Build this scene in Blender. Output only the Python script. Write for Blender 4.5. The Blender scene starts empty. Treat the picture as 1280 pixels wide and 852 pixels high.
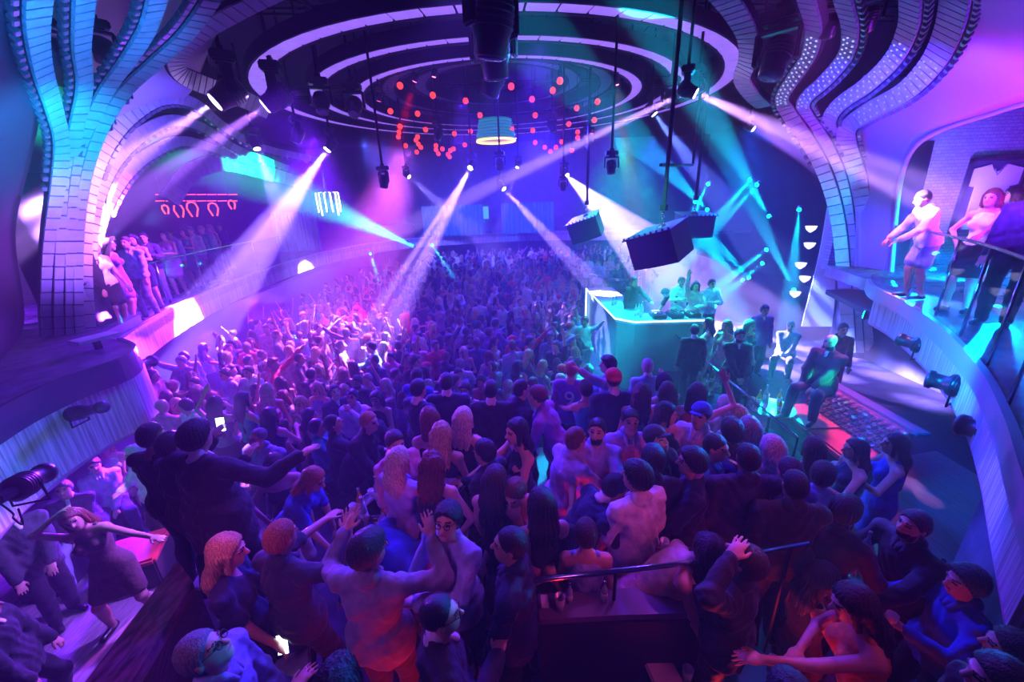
import bpy, bmesh, math, random
import numpy as np
from mathutils import Vector, Matrix, Euler
C = bpy.context.scene.collection
sc = bpy.context.scene
PI = math.pi
random.seed(7)
rng = np.random.default_rng(7)

# ---------------------------------------------------------------- camera
FPX = 500.0
CAM = Vector((0, 0, 4.7))
PITCH = math.radians(19.4); ROLL = math.radians(2.1)
_f = Vector((0, math.cos(PITCH), -math.sin(PITCH)))
_u0 = Vector((0, math.sin(PITCH), math.cos(PITCH))); _r0 = Vector((1, 0, 0))
_u = _u0*math.cos(ROLL) + _r0*math.sin(ROLL)
_r = _r0*math.cos(ROLL) - _u0*math.sin(ROLL)
def ray(px, py):
    return _f + _r*((px-640)/FPX) + _u*((426-py)/FPX)
def P(px, py, z=None, d=None, y=None):
    v = ray(px, py)
    if z is not None: t = (z-CAM.z)/v.z
    elif y is not None: t = (y-CAM.y)/v.y
    else: t = d
    return CAM + v*t
def px_of(p):
    q = Vector(p)-CAM; d = q.dot(_f)
    return 640+q.dot(_r)/d*FPX, 426-q.dot(_u)/d*FPX, d

# ---------------------------------------------------------------- materials
MAT = {}
def mat(name, col, rough=.6, metal=0., spec=.5, noise=0., nscale=20., bump=0., emit=None, estr=0., alpha=1., sheen=0., stretch=None, trans=0.):
    if name in MAT: return MAT[name]
    m = bpy.data.materials.new(name); m.use_nodes = True; nt = m.node_tree
    b = nt.nodes['Principled BSDF']
    b.inputs['Base Color'].default_value = (*col, 1); b.inputs['Roughness'].default_value = rough
    b.inputs['Metallic'].default_value = metal; b.inputs['Specular IOR Level'].default_value = spec
    if sheen: b.inputs['Sheen Weight'].default_value = sheen
    if trans: b.inputs['Transmission Weight'].default_value = trans
    if emit: b.inputs['Emission Color'].default_value = (*emit, 1); b.inputs['Emission Strength'].default_value = estr
    if noise or bump:
        tc = nt.nodes.new('ShaderNodeTexCoord'); mp = nt.nodes.new('ShaderNodeMapping')
        nt.links.new(tc.outputs['Object'], mp.inputs[0])
        if stretch: mp.inputs['Scale'].default_value = stretch
        no = nt.nodes.new('ShaderNodeTexNoise'); no.inputs['Scale'].default_value = nscale; no.inputs['Detail'].default_value = 4
        nt.links.new(mp.outputs[0], no.inputs['Vector'])
        if noise:
            r = nt.nodes.new('ShaderNodeValToRGB')
            r.color_ramp.elements[0].position = .35; r.color_ramp.elements[1].position = .7
            r.color_ramp.elements[0].color = (*[c*(1-noise) for c in col], 1)
            r.color_ramp.elements[1].color = (*[min(1, c*(1+noise)) for c in col], 1)
            nt.links.new(no.outputs[0], r.inputs[0]); nt.links.new(r.outputs[0], b.inputs['Base Color'])
        if bump:
            bp = nt.nodes.new('ShaderNodeBump'); bp.inputs['Strength'].default_value = bump; bp.inputs['Distance'].default_value = .02
            nt.links.new(no.outputs[0], bp.inputs['Height']); nt.links.new(bp.outputs[0], b.inputs['Normal'])
    MAT[name] = m
    return m

# ---------------------------------------------------------------- object helpers
def tag(o, label=None, cat=None, group=None, kind=None):
    if label: o['label'] = label
    if cat: o['category'] = cat
    if group: o['group'] = group
    if kind: o['kind'] = kind
    return o
def empty(name, loc, rz=0., label=None, cat=None, group=None):
    o = bpy.data.objects.new(name, None); C.objects.link(o); o.location = loc; o.rotation_euler = (0, 0, rz)
    o.empty_display_size = .1
    return tag(o, label, cat, group)
def mesh_obj(name, me, mats=(), parent=None):
    o = bpy.data.objects.new(name, me); C.objects.link(o)
    if parent is not None: o.parent = parent
    for m in (mats if isinstance(mats, (list, tuple)) else [mats]): me.materials.append(m)
    return o
def obj(name, bm, m, parent=None, smooth=False):
    me = bpy.data.meshes.new(name)
    bmesh.ops.recalc_face_normals(bm, faces=bm.faces[:])
    bm.to_mesh(me); bm.free()
    if smooth: me.polygons.foreach_set('use_smooth', [True]*len(me.polygons))
    return mesh_obj(name, me, m, parent)
def dup(root, loc=None, rz=None, label=None, group=None):
    r = root.copy(); C.objects.link(r)
    if loc is not None: r.location = loc
    if rz is not None: r.rotation_euler = (0, 0, rz)
    if label: r['label'] = label
    if group: r['group'] = group
    for ch in list(root.children):
        c = ch.copy(); C.objects.link(c); c.parent = r
        for g in list(ch.children):
            d = g.copy(); C.objects.link(d); d.parent = c
    return r
def BM(): return bmesh.new()
def add_box(bm, c, s, M=None, bev=0.):
    r = bmesh.ops.create_cube(bm, size=1)['verts']
    for v in r: v.co = Vector((v.co.x*s[0]+c[0], v.co.y*s[1]+c[1], v.co.z*s[2]+c[2]))
    if M is not None: bmesh.ops.transform(bm, matrix=M, verts=r)
    if bev:
        es = list({e for v in r for e in v.link_edges})
        bmesh.ops.bevel(bm, geom=es, offset=bev, segments=2, affect='EDGES', clamp_overlap=True)
    return r
def basis(d):
    d = Vector(d).normalized(); a = Vector((0, 0, 1)) if abs(d.z) < .95 else Vector((1, 0, 0))
    x = a.cross(d).normalized(); return x, d.cross(x), d
def add_cyl(bm, a, b, r1, r2=None, seg=12, cap=True):
    a = Vector(a); b = Vector(b); r2 = r1 if r2 is None else r2
    x, y, _ = basis(b-a)
    A = [bm.verts.new(a+(x*math.cos(t)+y*math.sin(t))*r1) for t in [2*PI*i/seg for i in range(seg)]]
    B = [bm.verts.new(b+(x*math.cos(t)+y*math.sin(t))*r2) for t in [2*PI*i/seg for i in range(seg)]]
    for i in range(seg): bm.faces.new((A[i], A[(i+1) % seg], B[(i+1) % seg], B[i]))
    if cap: bm.faces.new(A[::-1]); bm.faces.new(B)
def add_tube(bm, pts, r, seg=8):
    pts = [Vector(p) for p in pts]; rings = []; n = len(pts); rr = r if isinstance(r, (list, tuple)) else [r]*n
    x = None
    for i, p in enumerate(pts):
        d = (pts[min(i+1, n-1)]-pts[max(i-1, 0)]).normalized()
        if x is None: x, y, _ = basis(d)
        else:
            x = (x-d*x.dot(d)).normalized(); y = d.cross(x)
        rings.append([bm.verts.new(p+(x*math.cos(2*PI*k/seg)+y*math.sin(2*PI*k/seg))*rr[i]) for k in range(seg)])
    for A, B in zip(rings, rings[1:]):
        for k in range(seg): bm.faces.new((A[k], A[(k+1) % seg], B[(k+1) % seg], B[k]))
    bm.faces.new(rings[0][::-1]); bm.faces.new(rings[-1])
def add_lathe(bm, prof, seg=24, M=None):
    rings = []
    for r, z in prof: rings.append([bm.verts.new((max(r, 1e-4)*math.cos(2*PI*k/seg), max(r, 1e-4)*math.sin(2*PI*k/seg), z)) for k in range(seg)])
    vs = [v for R in rings for v in R]
    for A, B in zip(rings, rings[1:]):
        for k in range(seg): bm.faces.new((A[k], A[(k+1) % seg], B[(k+1) % seg], B[k]))
    bm.faces.new(rings[0][::-1]); bm.faces.new(rings[-1])
    if M is not None: bmesh.ops.transform(bm, matrix=M, verts=vs)
def add_prism(bm, poly, z0, z1):
    A = [bm.verts.new((p[0], p[1], z0)) for p in poly]; B = [bm.verts.new((p[0], p[1], z1)) for p in poly]; n = len(poly)
    for i in range(n): bm.faces.new((A[i], A[(i+1) % n], B[(i+1) % n], B[i]))
    bm.faces.new(A[::-1]); bm.faces.new(B)
def smooth_path(pts, n=8):
    """Catmull-Rom through 3-D points"""
    pts = [Vector(p) for p in pts]; out = []
    q = [pts[0]*2-pts[1]]+pts+[pts[-1]*2-pts[-2]]
    for i in range(1, len(q)-2):
        for k in range(n):
            t = k/n; a, b, c, d = q[i-1], q[i], q[i+1], q[i+2]
            out.append(.5*((2*b)+(c-a)*t+(2*a-5*b+4*c-d)*t*t+(3*b-a-3*c+d)*t**3))
    out.append(pts[-1]); return out

# ---------------------------------------------------------------- implicit surface figures
def surface_nets(F, o, h):
    S = F < 0
    c = np.zeros((F.shape[0]-1, F.shape[1]-1, F.shape[2]-1), np.int8)
    for i in (0, 1):
        for j in (0, 1):
            for k in (0, 1):
                c += S[i:i+c.shape[0], j:j+c.shape[1], k:k+c.shape[2]]
    act = (c > 0) & (c < 8)
    I, J, K = np.nonzero(act)
    idx = -np.ones(c.shape, np.int64); idx[I, J, K] = np.arange(len(I))
    acc = np.zeros((len(I), 3)); cnt = np.zeros(len(I))
    cor = [(i, j, k) for i in (0, 1) for j in (0, 1) for k in (0, 1)]
    V = {q: F[I+q[0], J+q[1], K+q[2]] for q in cor}
    for a in cor:
        for ax in range(3):
            if a[ax] == 1: continue
            b = list(a); b[ax] = 1; b = tuple(b)
            fa, fb = V[a], V[b]; m = (fa < 0) != (fb < 0)
            t = fa[m]/(fa[m]-fb[m])
            p = np.tile(np.array(a, float), (m.sum(), 1)); p[:, ax] += t
            acc[m] += p; cnt[m] += 1
    P3 = (np.stack([I, J, K], 1)+acc/cnt[:, None])*h+o
    quads = []
    for ax in range(3):
        s0 = [slice(1, -1)]*3; s0[ax] = slice(0, -1); s1 = list(s0); s1[ax] = slice(1, None)
        A = S[tuple(s0)]; B = S[tuple(s1)]
        for flip, m in ((False, A & ~B), (True, ~A & B)):
            q = np.stack(np.nonzero(m), 1)
            q += np.array([1 if k != ax else 0 for k in range(3)])
            u, v = [k for k in range(3) if k != ax]
            def g(du, dv):
                r = q.copy(); r[:, u] += du; r[:, v] += dv; return idx[r[:, 0], r[:, 1], r[:, 2]]
            Q = np.stack([g(-1, -1), g(0, -1), g(0, 0), g(-1, 0)], 1)
            if flip != (ax == 1): Q = Q[:, ::-1]
            quads.append(Q)
    return P3, np.concatenate(quads)

class Field:
    """a union of soft blobs sampled on a grid near each blob only"""
    def __init__(s, h): s.h = h; s.pr = []
    def cap(s, a, b, ra, rb=None, k=.03, op='u', sc=None): s.pr.append(('c', np.array(a, float), np.array(b, float), ra, ra if rb is None else rb, k, op, sc)); return s
    def ell(s, c, r, R=None, k=.03, op='u'): s.pr.append(('e', np.array(c, float), np.array(r, float), np.eye(3) if R is None else np.array(R), None, k, op, None)); return s
    def fn(s, f): s.pr.append(('f', f)); return s
    def build(s):
        lo = np.full(3, 1e9); hi = -lo
        for p in s.pr:
            if p[0] == 'c':
                r = max(p[3], p[4])+.01
                lo = np.minimum(lo, np.minimum(p[1], p[2])-r); hi = np.maximum(hi, np.maximum(p[1], p[2])+r)
            elif p[0] == 'e' and p[6] == 'u':
                r = max(p[2])+.01; lo = np.minimum(lo, p[1]-r); hi = np.maximum(hi, p[1]+r)
        h = s.h; lo -= 3*h; hi += 3*h
        n = np.ceil((hi-lo)/h).astype(int)+1
        F = np.full(n, .2, np.float32); ax = [lo[i]+np.arange(n[i])*h for i in range(3)]
        for p in s.pr:
            if p[0] == 'f':
                X = np.meshgrid(*ax, indexing='ij', sparse=True); F = p[1](F, X).astype(np.float32); continue
            if p[0] == 'c': l = np.minimum(p[1], p[2])-max(p[3], p[4]); u = np.maximum(p[1], p[2])+max(p[3], p[4])
            else: l = p[1]-max(p[2]); u = p[1]+max(p[2])
            k = p[5]; mg = k+2.5*h
            i0 = np.maximum(0, np.floor((l-mg-lo)/h).astype(int)); i1 = np.minimum(n, np.ceil((u+mg-lo)/h).astype(int)+1)
            sl = tuple(slice(a, b) for a, b in zip(i0, i1))
            if min(b-a for a, b in zip(i0, i1)) <= 0: continue
            X, Y, Z = np.meshgrid(*[ax[i][sl[i]] for i in range(3)], indexing='ij', sparse=True)
            if p[0] == 'c':
                a, b = p[1], p[2]; ba = b-a; L = max(ba@ba, 1e-9)
                dx, dy, dz = X-a[0], Y-a[1], Z-a[2]
                t = np.clip((dx*ba[0]+dy*ba[1]+dz*ba[2])/L, 0, 1)
                D = np.sqrt((dx-t*ba[0])**2+(dy-t*ba[1])**2+(dz-t*ba[2])**2)-(p[3]+(p[4]-p[3])*t)
            else:
                R = p[3]; dx, dy, dz = X-p[1][0], Y-p[1][1], Z-p[1][2]; r = p[2]
                q = [(R[0][i]*dx+R[1][i]*dy+R[2][i]*dz)/r[i] for i in range(3)]
                q0 = np.sqrt(q[0]**2+q[1]**2+q[2]**2)+1e-9; q1 = np.sqrt((q[0]/r[0])**2+(q[1]/r[1])**2+(q[2]/r[2])**2)+1e-9
                D = q0*(q0-1)/q1
            G = F[sl]
            if p[6] == 'u':
                hh = np.maximum(k-np.abs(G-D), 0)/k; F[sl] = np.minimum(G, D)-hh*hh*k*.25
            else:
                D = -D; hh = np.maximum(k-np.abs(G-D), 0)/k; F[sl] = np.maximum(G, D)+hh*hh*k*.25
        return surface_nets(F, lo, h)

def np_mesh(name, V, Q, idx=None):
    me = bpy.data.meshes.new(name)
    me.vertices.add(len(V)); me.vertices.foreach_set('co', V.astype(np.float32).ravel())
    me.loops.add(Q.size); me.loops.foreach_set('vertex_index', Q.astype(np.int32).ravel())
    me.polygons.add(len(Q)); me.polygons.foreach_set('loop_start', np.arange(len(Q), dtype=np.int32)*4)
    me.polygons.foreach_set('loop_total', np.full(len(Q), 4, np.int32))
    me.polygons.foreach_set('use_smooth', np.ones(len(Q), bool))
    if idx is not None: me.polygons.foreach_set('material_index', idx.astype(np.int32))
    me.update(); me.validate()
    return me
def rot(ax, a):
    return np.array(Matrix.Rotation(a, 3, ax))
# ---------------------------------------------------------------- people
# a figure stands at its own origin and looks along +Y
SKINS = {'fair': (.64, .36, .26), 'tan': (.45, .27, .19), 'brown': (.25, .14, .09)}
HAIRC = {'black': (.012, .010, .012), 'brown': (.05, .028, .018), 'auburn': (.17, .045, .02), 'blonde': (.55, .38, .17), 'platinum': (.7, .6, .42), 'grey': (.22, .22, .24), 'white': (.55, .54, .55), 'ginger': (.45, .16, .05)}
def skin_m(s): return mat('skin_'+s, SKINS[s], rough=.42, spec=.5, noise=.06, nscale=30)
def hair_m(c): return mat('hair_'+c, HAIRC[c], rough=.38, noise=.5, nscale=22, bump=.7, stretch=(7, 7, .45))
CLOTH = {'black': (.012, .012, .016), 'navy': (.014, .02, .07), 'charcoal': (.04, .04, .05), 'white': (.80, .82, .92), 'blue': (.03, .07, .5), 'lightblue': (.3, .4, .62), 'grey': (.22, .22, .26),
         'purple': (.3, .12, .5), 'lilac': (.48, .42, .80), 'red': (.6, .02, .03), 'teal': (.03, .35, .36), 'pink': (.7, .3, .45), 'khaki': (.42, .36, .27), 'gold': (.62, .42, .27), 'orange': (.8, .2, .05),
         'denim': (.06, .09, .18), 'brown': (.12, .06, .05), 'green': (.1, .5, .15), 'cream': (.7, .62, .52), 'silver': (.34, .40, .66)}
def cloth_m(c, rough=.8): return mat('cloth_'+c, CLOTH[c], rough=rough, noise=.18, nscale=13, bump=.9, sheen=.1)
EYE = mat('eye_dark', (.03, .02, .02), rough=.3); LIP = mat('lips', (.45, .12, .12), rough=.4)
SHOE = mat('shoe_leather', (.015, .013, .015), rough=.35)

def ik(a, t, l1, l2, hint):
    a = np.array(a, float); t = np.array(t, float); d = t-a; L = np.linalg.norm(d); L2 = min(L, (l1+l2)*.995)
    u = d/max(L, 1e-6); t = a+u*L2
    x = (l1*l1-l2*l2+L2*L2)/(2*L2); hgt = math.sqrt(max(l1*l1-x*x, 0))
    hv = np.array(hint, float); hv = hv-u*(hv@u); hv /= max(np.linalg.norm(hv), 1e-6)
    return a+u*x+hv*hgt, t
ARM = {  # hand targets (outward, forward, up) from the floor for a 1.75 m figure, and elbow hint (outward, forward, up)
 'down': ((.26, .05, .80), (.3, -1, 0)), 'relaxed': ((.22, .16, .90), (.4, -1, 0)), 'chest': ((.03, .30, 1.20), (1, -.2, -1)), 'drink': ((.10, .34, 1.24), (.8, -.2, -1)),
 'palms': ((.30, .30, 1.50), (.7, -.3, -1)), 'rest': ((.13, .42, 1.12), (.6, 0, -1)), 'stretch': ((.20, .62, 1.38), (.5, 0, -1)), 'wide': ((.60, .30, 1.36), (.4, -.3, -1)), 'up': ((.24, .18, 2.02), (1, .1, 0)), 'upbent': ((.26, .25, 1.72), (1, .1, -.6)), 'forward': ((.14, .55, 1.30), (.6, 0, -1)), 'reach': ((.20, .60, 1.12), (.5, 0, -1)),
 'out': ((.62, .25, 1.25), (.2, -.3, -1)), 'outup': ((.50, .30, 1.72), (.5, -.2, -.6)), 'hip': ((.20, .02, .98), (1, -.3, .1)), 'lap': ((.02, .30, .95), (1, -.3, -.3)), 'head': ((.14, .02, 1.72), (1, .1, .3)),
 'clap': ((.0, .36, 1.28), (1, -.2, -1)), 'face': ((.05, .22, 1.50), (.9, .1, -1)), 'hug': ((.34, .34, 1.36), (.5, -.2, -1)), 'knee': ((.12, .45, .62), (1, -.3, .2)), 'table': ((.12, .5, .95), (.8, 0, .3)), 'hang': ((.16, .32, .62), (.6, -.4, 0)),
}
def figure(sex='m', h=.012, arms=('down', 'down'), lean=0., side=0., head=(0, 0, 0), legs='stand', top='shirt', sleeve=1., bottom='trousers', hair='short', build=1., hands=True, twist=0., armpos=None, fold=1., stance=.1):
    """returns {'body': (V,Q,idx), 'top':..., 'bottom':..., 'hair':..., 'shoes':..., hands}"""
    f = sex == 'f'; w = build*(.88 if f else 1.)
    hipz = .93; pel = np.array([0, 0, hipz])
    if legs == 'sit': pel = np.array([0, -.02, .50])
    if legs == 'wide': pel = np.array([0, 0, .90])
    TR = rot('X', -math.radians(lean)) @ rot('Y', math.radians(side)) @ rot('Z', math.radians(twist))
    def T(x, y, z): return pel + TR @ np.array([x, y, z-hipz])
    sw = .185*w; hw = .095*(1.05 if f else 1.)
    sh = [T(s*(sw-.012), 0, 1.415) for s in (-1, 1)]
    neck0 = T(0, -.01, 1.46); neck1 = T(0, .018, 1.545)
    HR = TR @ rot('Z', math.radians(head[0])) @ rot('X', -math.radians(head[1])) @ rot('Y', math.radians(head[2]))
    hc = neck1 + HR @ np.array([0, .015, .085])
    def Hd(x, y, z): return hc + HR @ np.array([x, y, z])
    # ---- limbs
    E, Wr, HT = [], [], []
    for i, s in enumerate((-1, 1)):
        a = arms[i]; t, hint = (ARM[a] if isinstance(a, str) else a)
        if isinstance(a, str): t = pel + (TR if a not in ('down', 'lap', 'knee', 'table', 'hang') or legs != 'stand' else TR) @ (np.array([s*t[0], t[1], t[2]-hipz])) if a not in ('down', 'knee', 'hang') else (pel + np.array([s*t[0], t[1]+(.25*math.sin(math.radians(lean)) if lean > 15 else 0), t[2]-hipz]) + (sh[i]-(pel+np.array([s*sw, 0, 1.435-hipz])))*(.8 if a != 'knee' else 0))
        else: t = np.array([t[0], t[1], t[2]], float)
        e, wr = ik(sh[i], t, .285, .255, (s*hint[0], hint[1], hint[2]))
        E.append(e); Wr.append(wr)
        d = wr-e; HT.append(d/np.linalg.norm(d))
    hip = [pel+np.array([s*hw, 0, -.02]) for s in (-1, 1)]; K, An, FD = [], [], []
    for i, s in enumerate((-1, 1)):
        if legs == 'sit': k = hip[i]+np.array([s*.06, .44, .02]); a = k+np.array([0, .05+(.06 if s > 0 else -.08), -.42]); 
        elif legs == 'walk': a = np.array([s*.10, .16*s, .08]); k, a = ik(hip[i], a, .43, .42, (0, 1, 0))
        elif legs == 'wide': a = np.array([s*.24, 0, .08]); k, a = ik(hip[i], a, .43, .42, (s*.2, 1, 0))
        else: a = np.array([s*stance, -.01+.04*s, .08]); k, a = ik(hip[i], a, .43, .42, (0, 1, 0))
        K.append(k); An.append(a)
    # ---- body
    B = Field(h); kk = .04
    B.ell(T(0, 0, .97), (.155*w*(1.06 if f else 1), .105, .13), TR, k=.05)
    B.ell(T(0, 0, 1.11), (.125*w*(.92 if f else 1.05), .092*build, .17), TR, k=.06)
    B.ell(T(0, -.005, 1.30), (.155*w, .105, .175), TR, k=.06)
    for i, s in enumerate((-1, 1)):
        B.cap(T(s*.05, -.012, 1.462), sh[i], .040, .050, k=.05)
        if f: B.ell(T(s*.07, .085, 1.29), (.06, .06, .062), TR, k=.03)
    B.cap(neck0, neck1, .055*(.86 if f else 1), .05*(.86 if f else 1), k=.04)
    for i, s in enumerate((-1, 1)):
        am = .86 if f else 1.
        B.cap(sh[i], E[i], .047*am, .040*am, k=.03); B.cap(E[i], Wr[i], .040*am, .027*am, k=.015)
        lm = 1.02 if f else 1
        B.cap(hip[i], K[i], .085*lm, .056, k=.04); B.cap(K[i], An[i], .055, .038, k=.02); 
        B.ell(K[i]*.66+An[i]*.34+np.array([0, -.02, 0]), (.05, .055, .10), k=.03)
        B.cap(An[i]+np.array([0, -.03, -.035]), An[i]+np.array([s*.03, .14, -.045]), .036, .032, k=.03)
    # head
    B.ell(Hd(0, -.012, .035), (.073, .092, .088), HR, k=.03)
    B.ell(Hd(0, .022, -.03), (.058, .066, .078), HR, k=.04)
    B.ell(Hd(0, .055, -.082), (.024, .022, .018), HR, k=.03)
    B.cap(Hd(0, .086, .018), Hd(0, .106, -.018), .009, .0145, k=.012)
    if h < .0145:
        for s in (-1, 1):
            B.ell(Hd(s*.03, .094, .016), (.016, .012, .011), HR, k=.012, op='s')
            B.cap(Hd(s*.012, .088, .034), Hd(s*.048, .074, .032), .008, .007, k=.012)
            B.ell(Hd(s*.074, -.008, .002), (.011, .018, .031), HR, k=.008)
        B.cap(Hd(-.02, .080, -.05), Hd(.02, .080, -.05), .009, .009, k=.012)
    # hands
    fr = max(.0085, h*.95)
    for i, s in enumerate((-1, 1)):
        d = HT[i]; up = np.array([0, 0, 1.]) if abs(d[2]) < .8 else np.array([0, 1., 0])
        sx = np.cross(d, up); sx /= np.linalg.norm(sx); n = np.cross(sx, d)      # sx across the palm
        if not hands or h > .014:
            B.ell(Wr[i]+d*.07, (.04, .075, .022), np.stack([sx, d, n], 1), k=.02)
            B.cap(Wr[i]+d*.10, Wr[i]+d*.155-n*.012, .02, .012, k=.02); B.cap(Wr[i]+d*.04+sx*s*.03, Wr[i]+d*.085+sx*s*.06, .014, .011, k=.01); continue
        c = Wr[i]+d*.055
        B.ell(c, (.041, .056, .018), np.stack([sx, d, n], 1), k=.015)
        curl = 0.45 if arms[i] not in ('clap', 'up', 'outup', 'palms') else .08
        for q, (o, L) in enumerate(((-.030, .062), (-.010, .074), (.011, .070), (.030, .054))):
            p0 = Wr[i]+d*.092+sx*o; dd = d+sx*o*3.5; dd /= np.linalg.norm(dd)
            p1 = p0+dd*L*.5-n*curl*.012; d2 = dd-n*curl*1.2; d2 /= np.linalg.norm(d2); p2 = p1+d2*L*.55
            B.cap(p0, p1, fr, fr*.95, k=.006); B.cap(p1, p2, fr*.95, fr*.82, k=.004)
        t0 = Wr[i]+d*.03-s*sx*.030*(-1 if False else 1); t1 = t0+d*.035-s*sx*.026-n*.008; t2 = t1+d*.032-s*sx*.006-n*.008
        B.cap(t0, t1, .0125, .0105, k=.008); B.cap(t1, t2, .0105, .009, k=.004)
    out = {}
    V, Q = B.build()
    ctr = V[Q].mean(1); loc = (ctr-hc) @ HR
    idx = np.zeros(len(Q), int)
    ey = (np.abs(np.abs(loc[:, 0])-.03) < .014) & (np.abs(loc[:, 2]-.014) < .0085) & (loc[:, 1] > .05); idx[ey] = 1
    br = (np.abs(np.abs(loc[:, 0])-.031) < .019) & (np.abs(loc[:, 2]-.037) < .004) & (loc[:, 1] > .05); idx[br] = 1
    lp = (np.abs(loc[:, 0]) < .022) & (np.abs(loc[:, 2]+.05) < .0075) & (loc[:, 1] > .05); idx[lp] = 2
    if hair == 'bald_beard' or 'beard' in hair:
        bd = ((loc[:, 2] < -.045) & (loc[:, 2] > -.12) & (loc[:, 1] > .0) & ~lp & (np.abs(loc[:, 0]) < .075)) & (np.linalg.norm(ctr-hc, axis=1) < .14); idx[bd] = 1
    out['body'] = (V, Q, idx)
    # ---- clothes
    hf = h*1.35
    def wrinkle(a, fq=1.):
        ph = random.uniform(0, 6)
        def g(F, X):
            x, y, z = X
            return F + a*(np.sin(34*fq*z+9*np.sin(11*x+ph)+9*y+3*np.sin(17*y+ph))*.55+np.sin(25*fq*x+14*z+6*np.sin(9*z+ph))*.6+.5*np.abs(np.sin(21*x-30*z+5*np.sin(8*y+ph)))-.3)
        return g
    off = .013
    Tp = Field(hf)
    if top != 'none':
        sl = sleeve
        hem = {'shirt': .90, 'tee': .90, 'jacket': .82, 'coat': .72, 'vest': .92, 'tank': .95, 'strapless': .98, 'dress': .95, 'gown': .95, 'crop': 1.08}[top]
        xo = {'jacket': .016, 'coat': .02, 'shirt': .008}.get(top, .0)
        if f and top in ('tank', 'strapless', 'dress', 'gown', 'tee', 'crop', 'vest'): xo = -.004
        Tp.ell(T(0, 0, max(.97, hem+.03)), (.155*w*(1.06 if f else 1)+off+xo*1.5, .105*build+off+xo, .13), TR, k=.06)
        Tp.ell(T(0, 0, 1.11), (.125*w*(.92 if f else 1.08)+off+xo, .092*build+off+xo, .17+off), TR, k=.08)
        Tp.ell(T(0, -.005, 1.30), (.155*w+off+xo, .105+off+xo, .165+off), TR, k=.06)
        if f and top != 'none':
            for s in (-1, 1): Tp.ell(T(s*.07, .085, 1.29), (.06+.008, .06+.008, .062+.008), TR, k=.03)
        if top not in ('strapless',):
            bare = top in ('tank', 'dress', 'gown', 'crop', 'vest')
            for i, s in enumerate((-1, 1)):
                if bare: Tp.cap(T(s*.075, .03, 1.38), T(s*.085, -.01, 1.475), .028, .022, k=.03); Tp.cap(T(s*.085, -.01, 1.475), T(s*.07, -.05, 1.36), .022, .03, k=.03)
                else:
                    Tp.cap(T(s*.05, -.012, 1.462), sh[i], .040+off*.8, .050+off+xo*.5, k=.05)
        if top in ('jacket', 'coat', 'shirt'):
            Tp.cap(T(0, -.03, 1.475), T(0, -.022, 1.505), .064, .058, k=.015)
            Tp.cap(T(-.035, .03, 1.485), T(.0, .088, 1.43), .02, .016, k=.015); Tp.cap(T(.035, .03, 1.485), T(.0, .088, 1.43), .02, .016, k=.015)
        if top in ('jacket', 'coat', 'shirt', 'tee') and sl > 0:
            for i, s in enumerate((-1, 1)):
                am = .88 if f else 1.; x2 = off+xo*.6
                u = min(1, sl*2); Tp.cap(sh[i], sh[i]+(E[i]-sh[i])*u, .047*am+x2, (.047-.007*u)*am+x2+.004, k=.03)
                if sl > .5:
                    v = (sl-.5)*2*.97; Tp.cap(E[i], E[i]+(Wr[i]-E[i])*v, .040*am+x2, .030*am+x2, k=.02)
        if hem < .95:
            for s in (-1, 1): Tp.cap(T(s*.062*w, 0, .99), T(s*.070*w, 0, hem-.09), .104*build+off+xo, .108*build+off+xo*1.3, k=.08)
            nrm = TR @ np.array([0, 0, 1.]); org = T(0, 0, hem-.02)
            Tp.fn(lambda F, X: np.maximum(F, -((X[0]-org[0])*nrm[0]+(X[1]-org[1])*nrm[1]+(X[2]-org[2])*nrm[2])))
        if top == 'strapless':
            nrm2 = TR @ np.array([0, 0, 1.]); o2 = T(0, 0, 1.36)
            Tp.fn(lambda F, X: np.maximum(F, ((X[0]-o2[0])*nrm2[0]+(X[1]-o2[1])*nrm2[1]+(X[2]-o2[2])*nrm2[2])))
        if top in ('dress', 'gown'):
            L = .46 if top == 'dress' else .12
            if legs != 'sit':
                m = (K[0]+K[1])/2
                for s, i in ((-1, 0), (1, 1)):
                    q = hip[i]+(K[i]-hip[i])*(.72 if top == 'dress' else 1.)
                    Tp.cap(hip[i], q, .088+off, .078+off, k=.09)
                    if top == 'gown': Tp.cap(K[i], An[i]+np.array([0, 0, .06]), .085, .11, k=.12)
                Tp.cap((hip[0]+hip[1])/2, (hip[0]+hip[1])/2*.3+m*.7, .10, .10, k=.09)
            else:
                for i in (0, 1): Tp.cap(hip[i], hip[i]+(K[i]-hip[i])*.6, .088+off, .075+off, k=.09)
        if fold: Tp.fn(wrinkle(.0068*fold if top not in ('tank', 'dress', 'strapless') else .0015))
        out['top'] = Tp.build()+(None,)
    if top in ('jacket', 'coat'):
        Cl = Field(min(hf, .011)); Cl.cap(T(0, -.022, 1.49), T(0, -.014, 1.522), .066, .060, k=.01); Cl.cap(T(0, .05, 1.475), T(0, .088, 1.43), .028, .022, k=.02)
        out['collar'] = Cl.build()+(None,)
    if top == 'shirt':
        Cl = Field(min(hf, .011)); Cl.cap(T(-.03, -.028, 1.492), T(.03, -.028, 1.492), .060, .060, k=.01); Cl.cap(T(-.04, .03, 1.49), T(-.03, .092, 1.425), .026, .016, k=.015); Cl.cap(T(.04, .03, 1.49), T(.03, .092, 1.425), .026, .016, k=.015)
        out['collar'] = Cl.build()+(None,)
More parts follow.
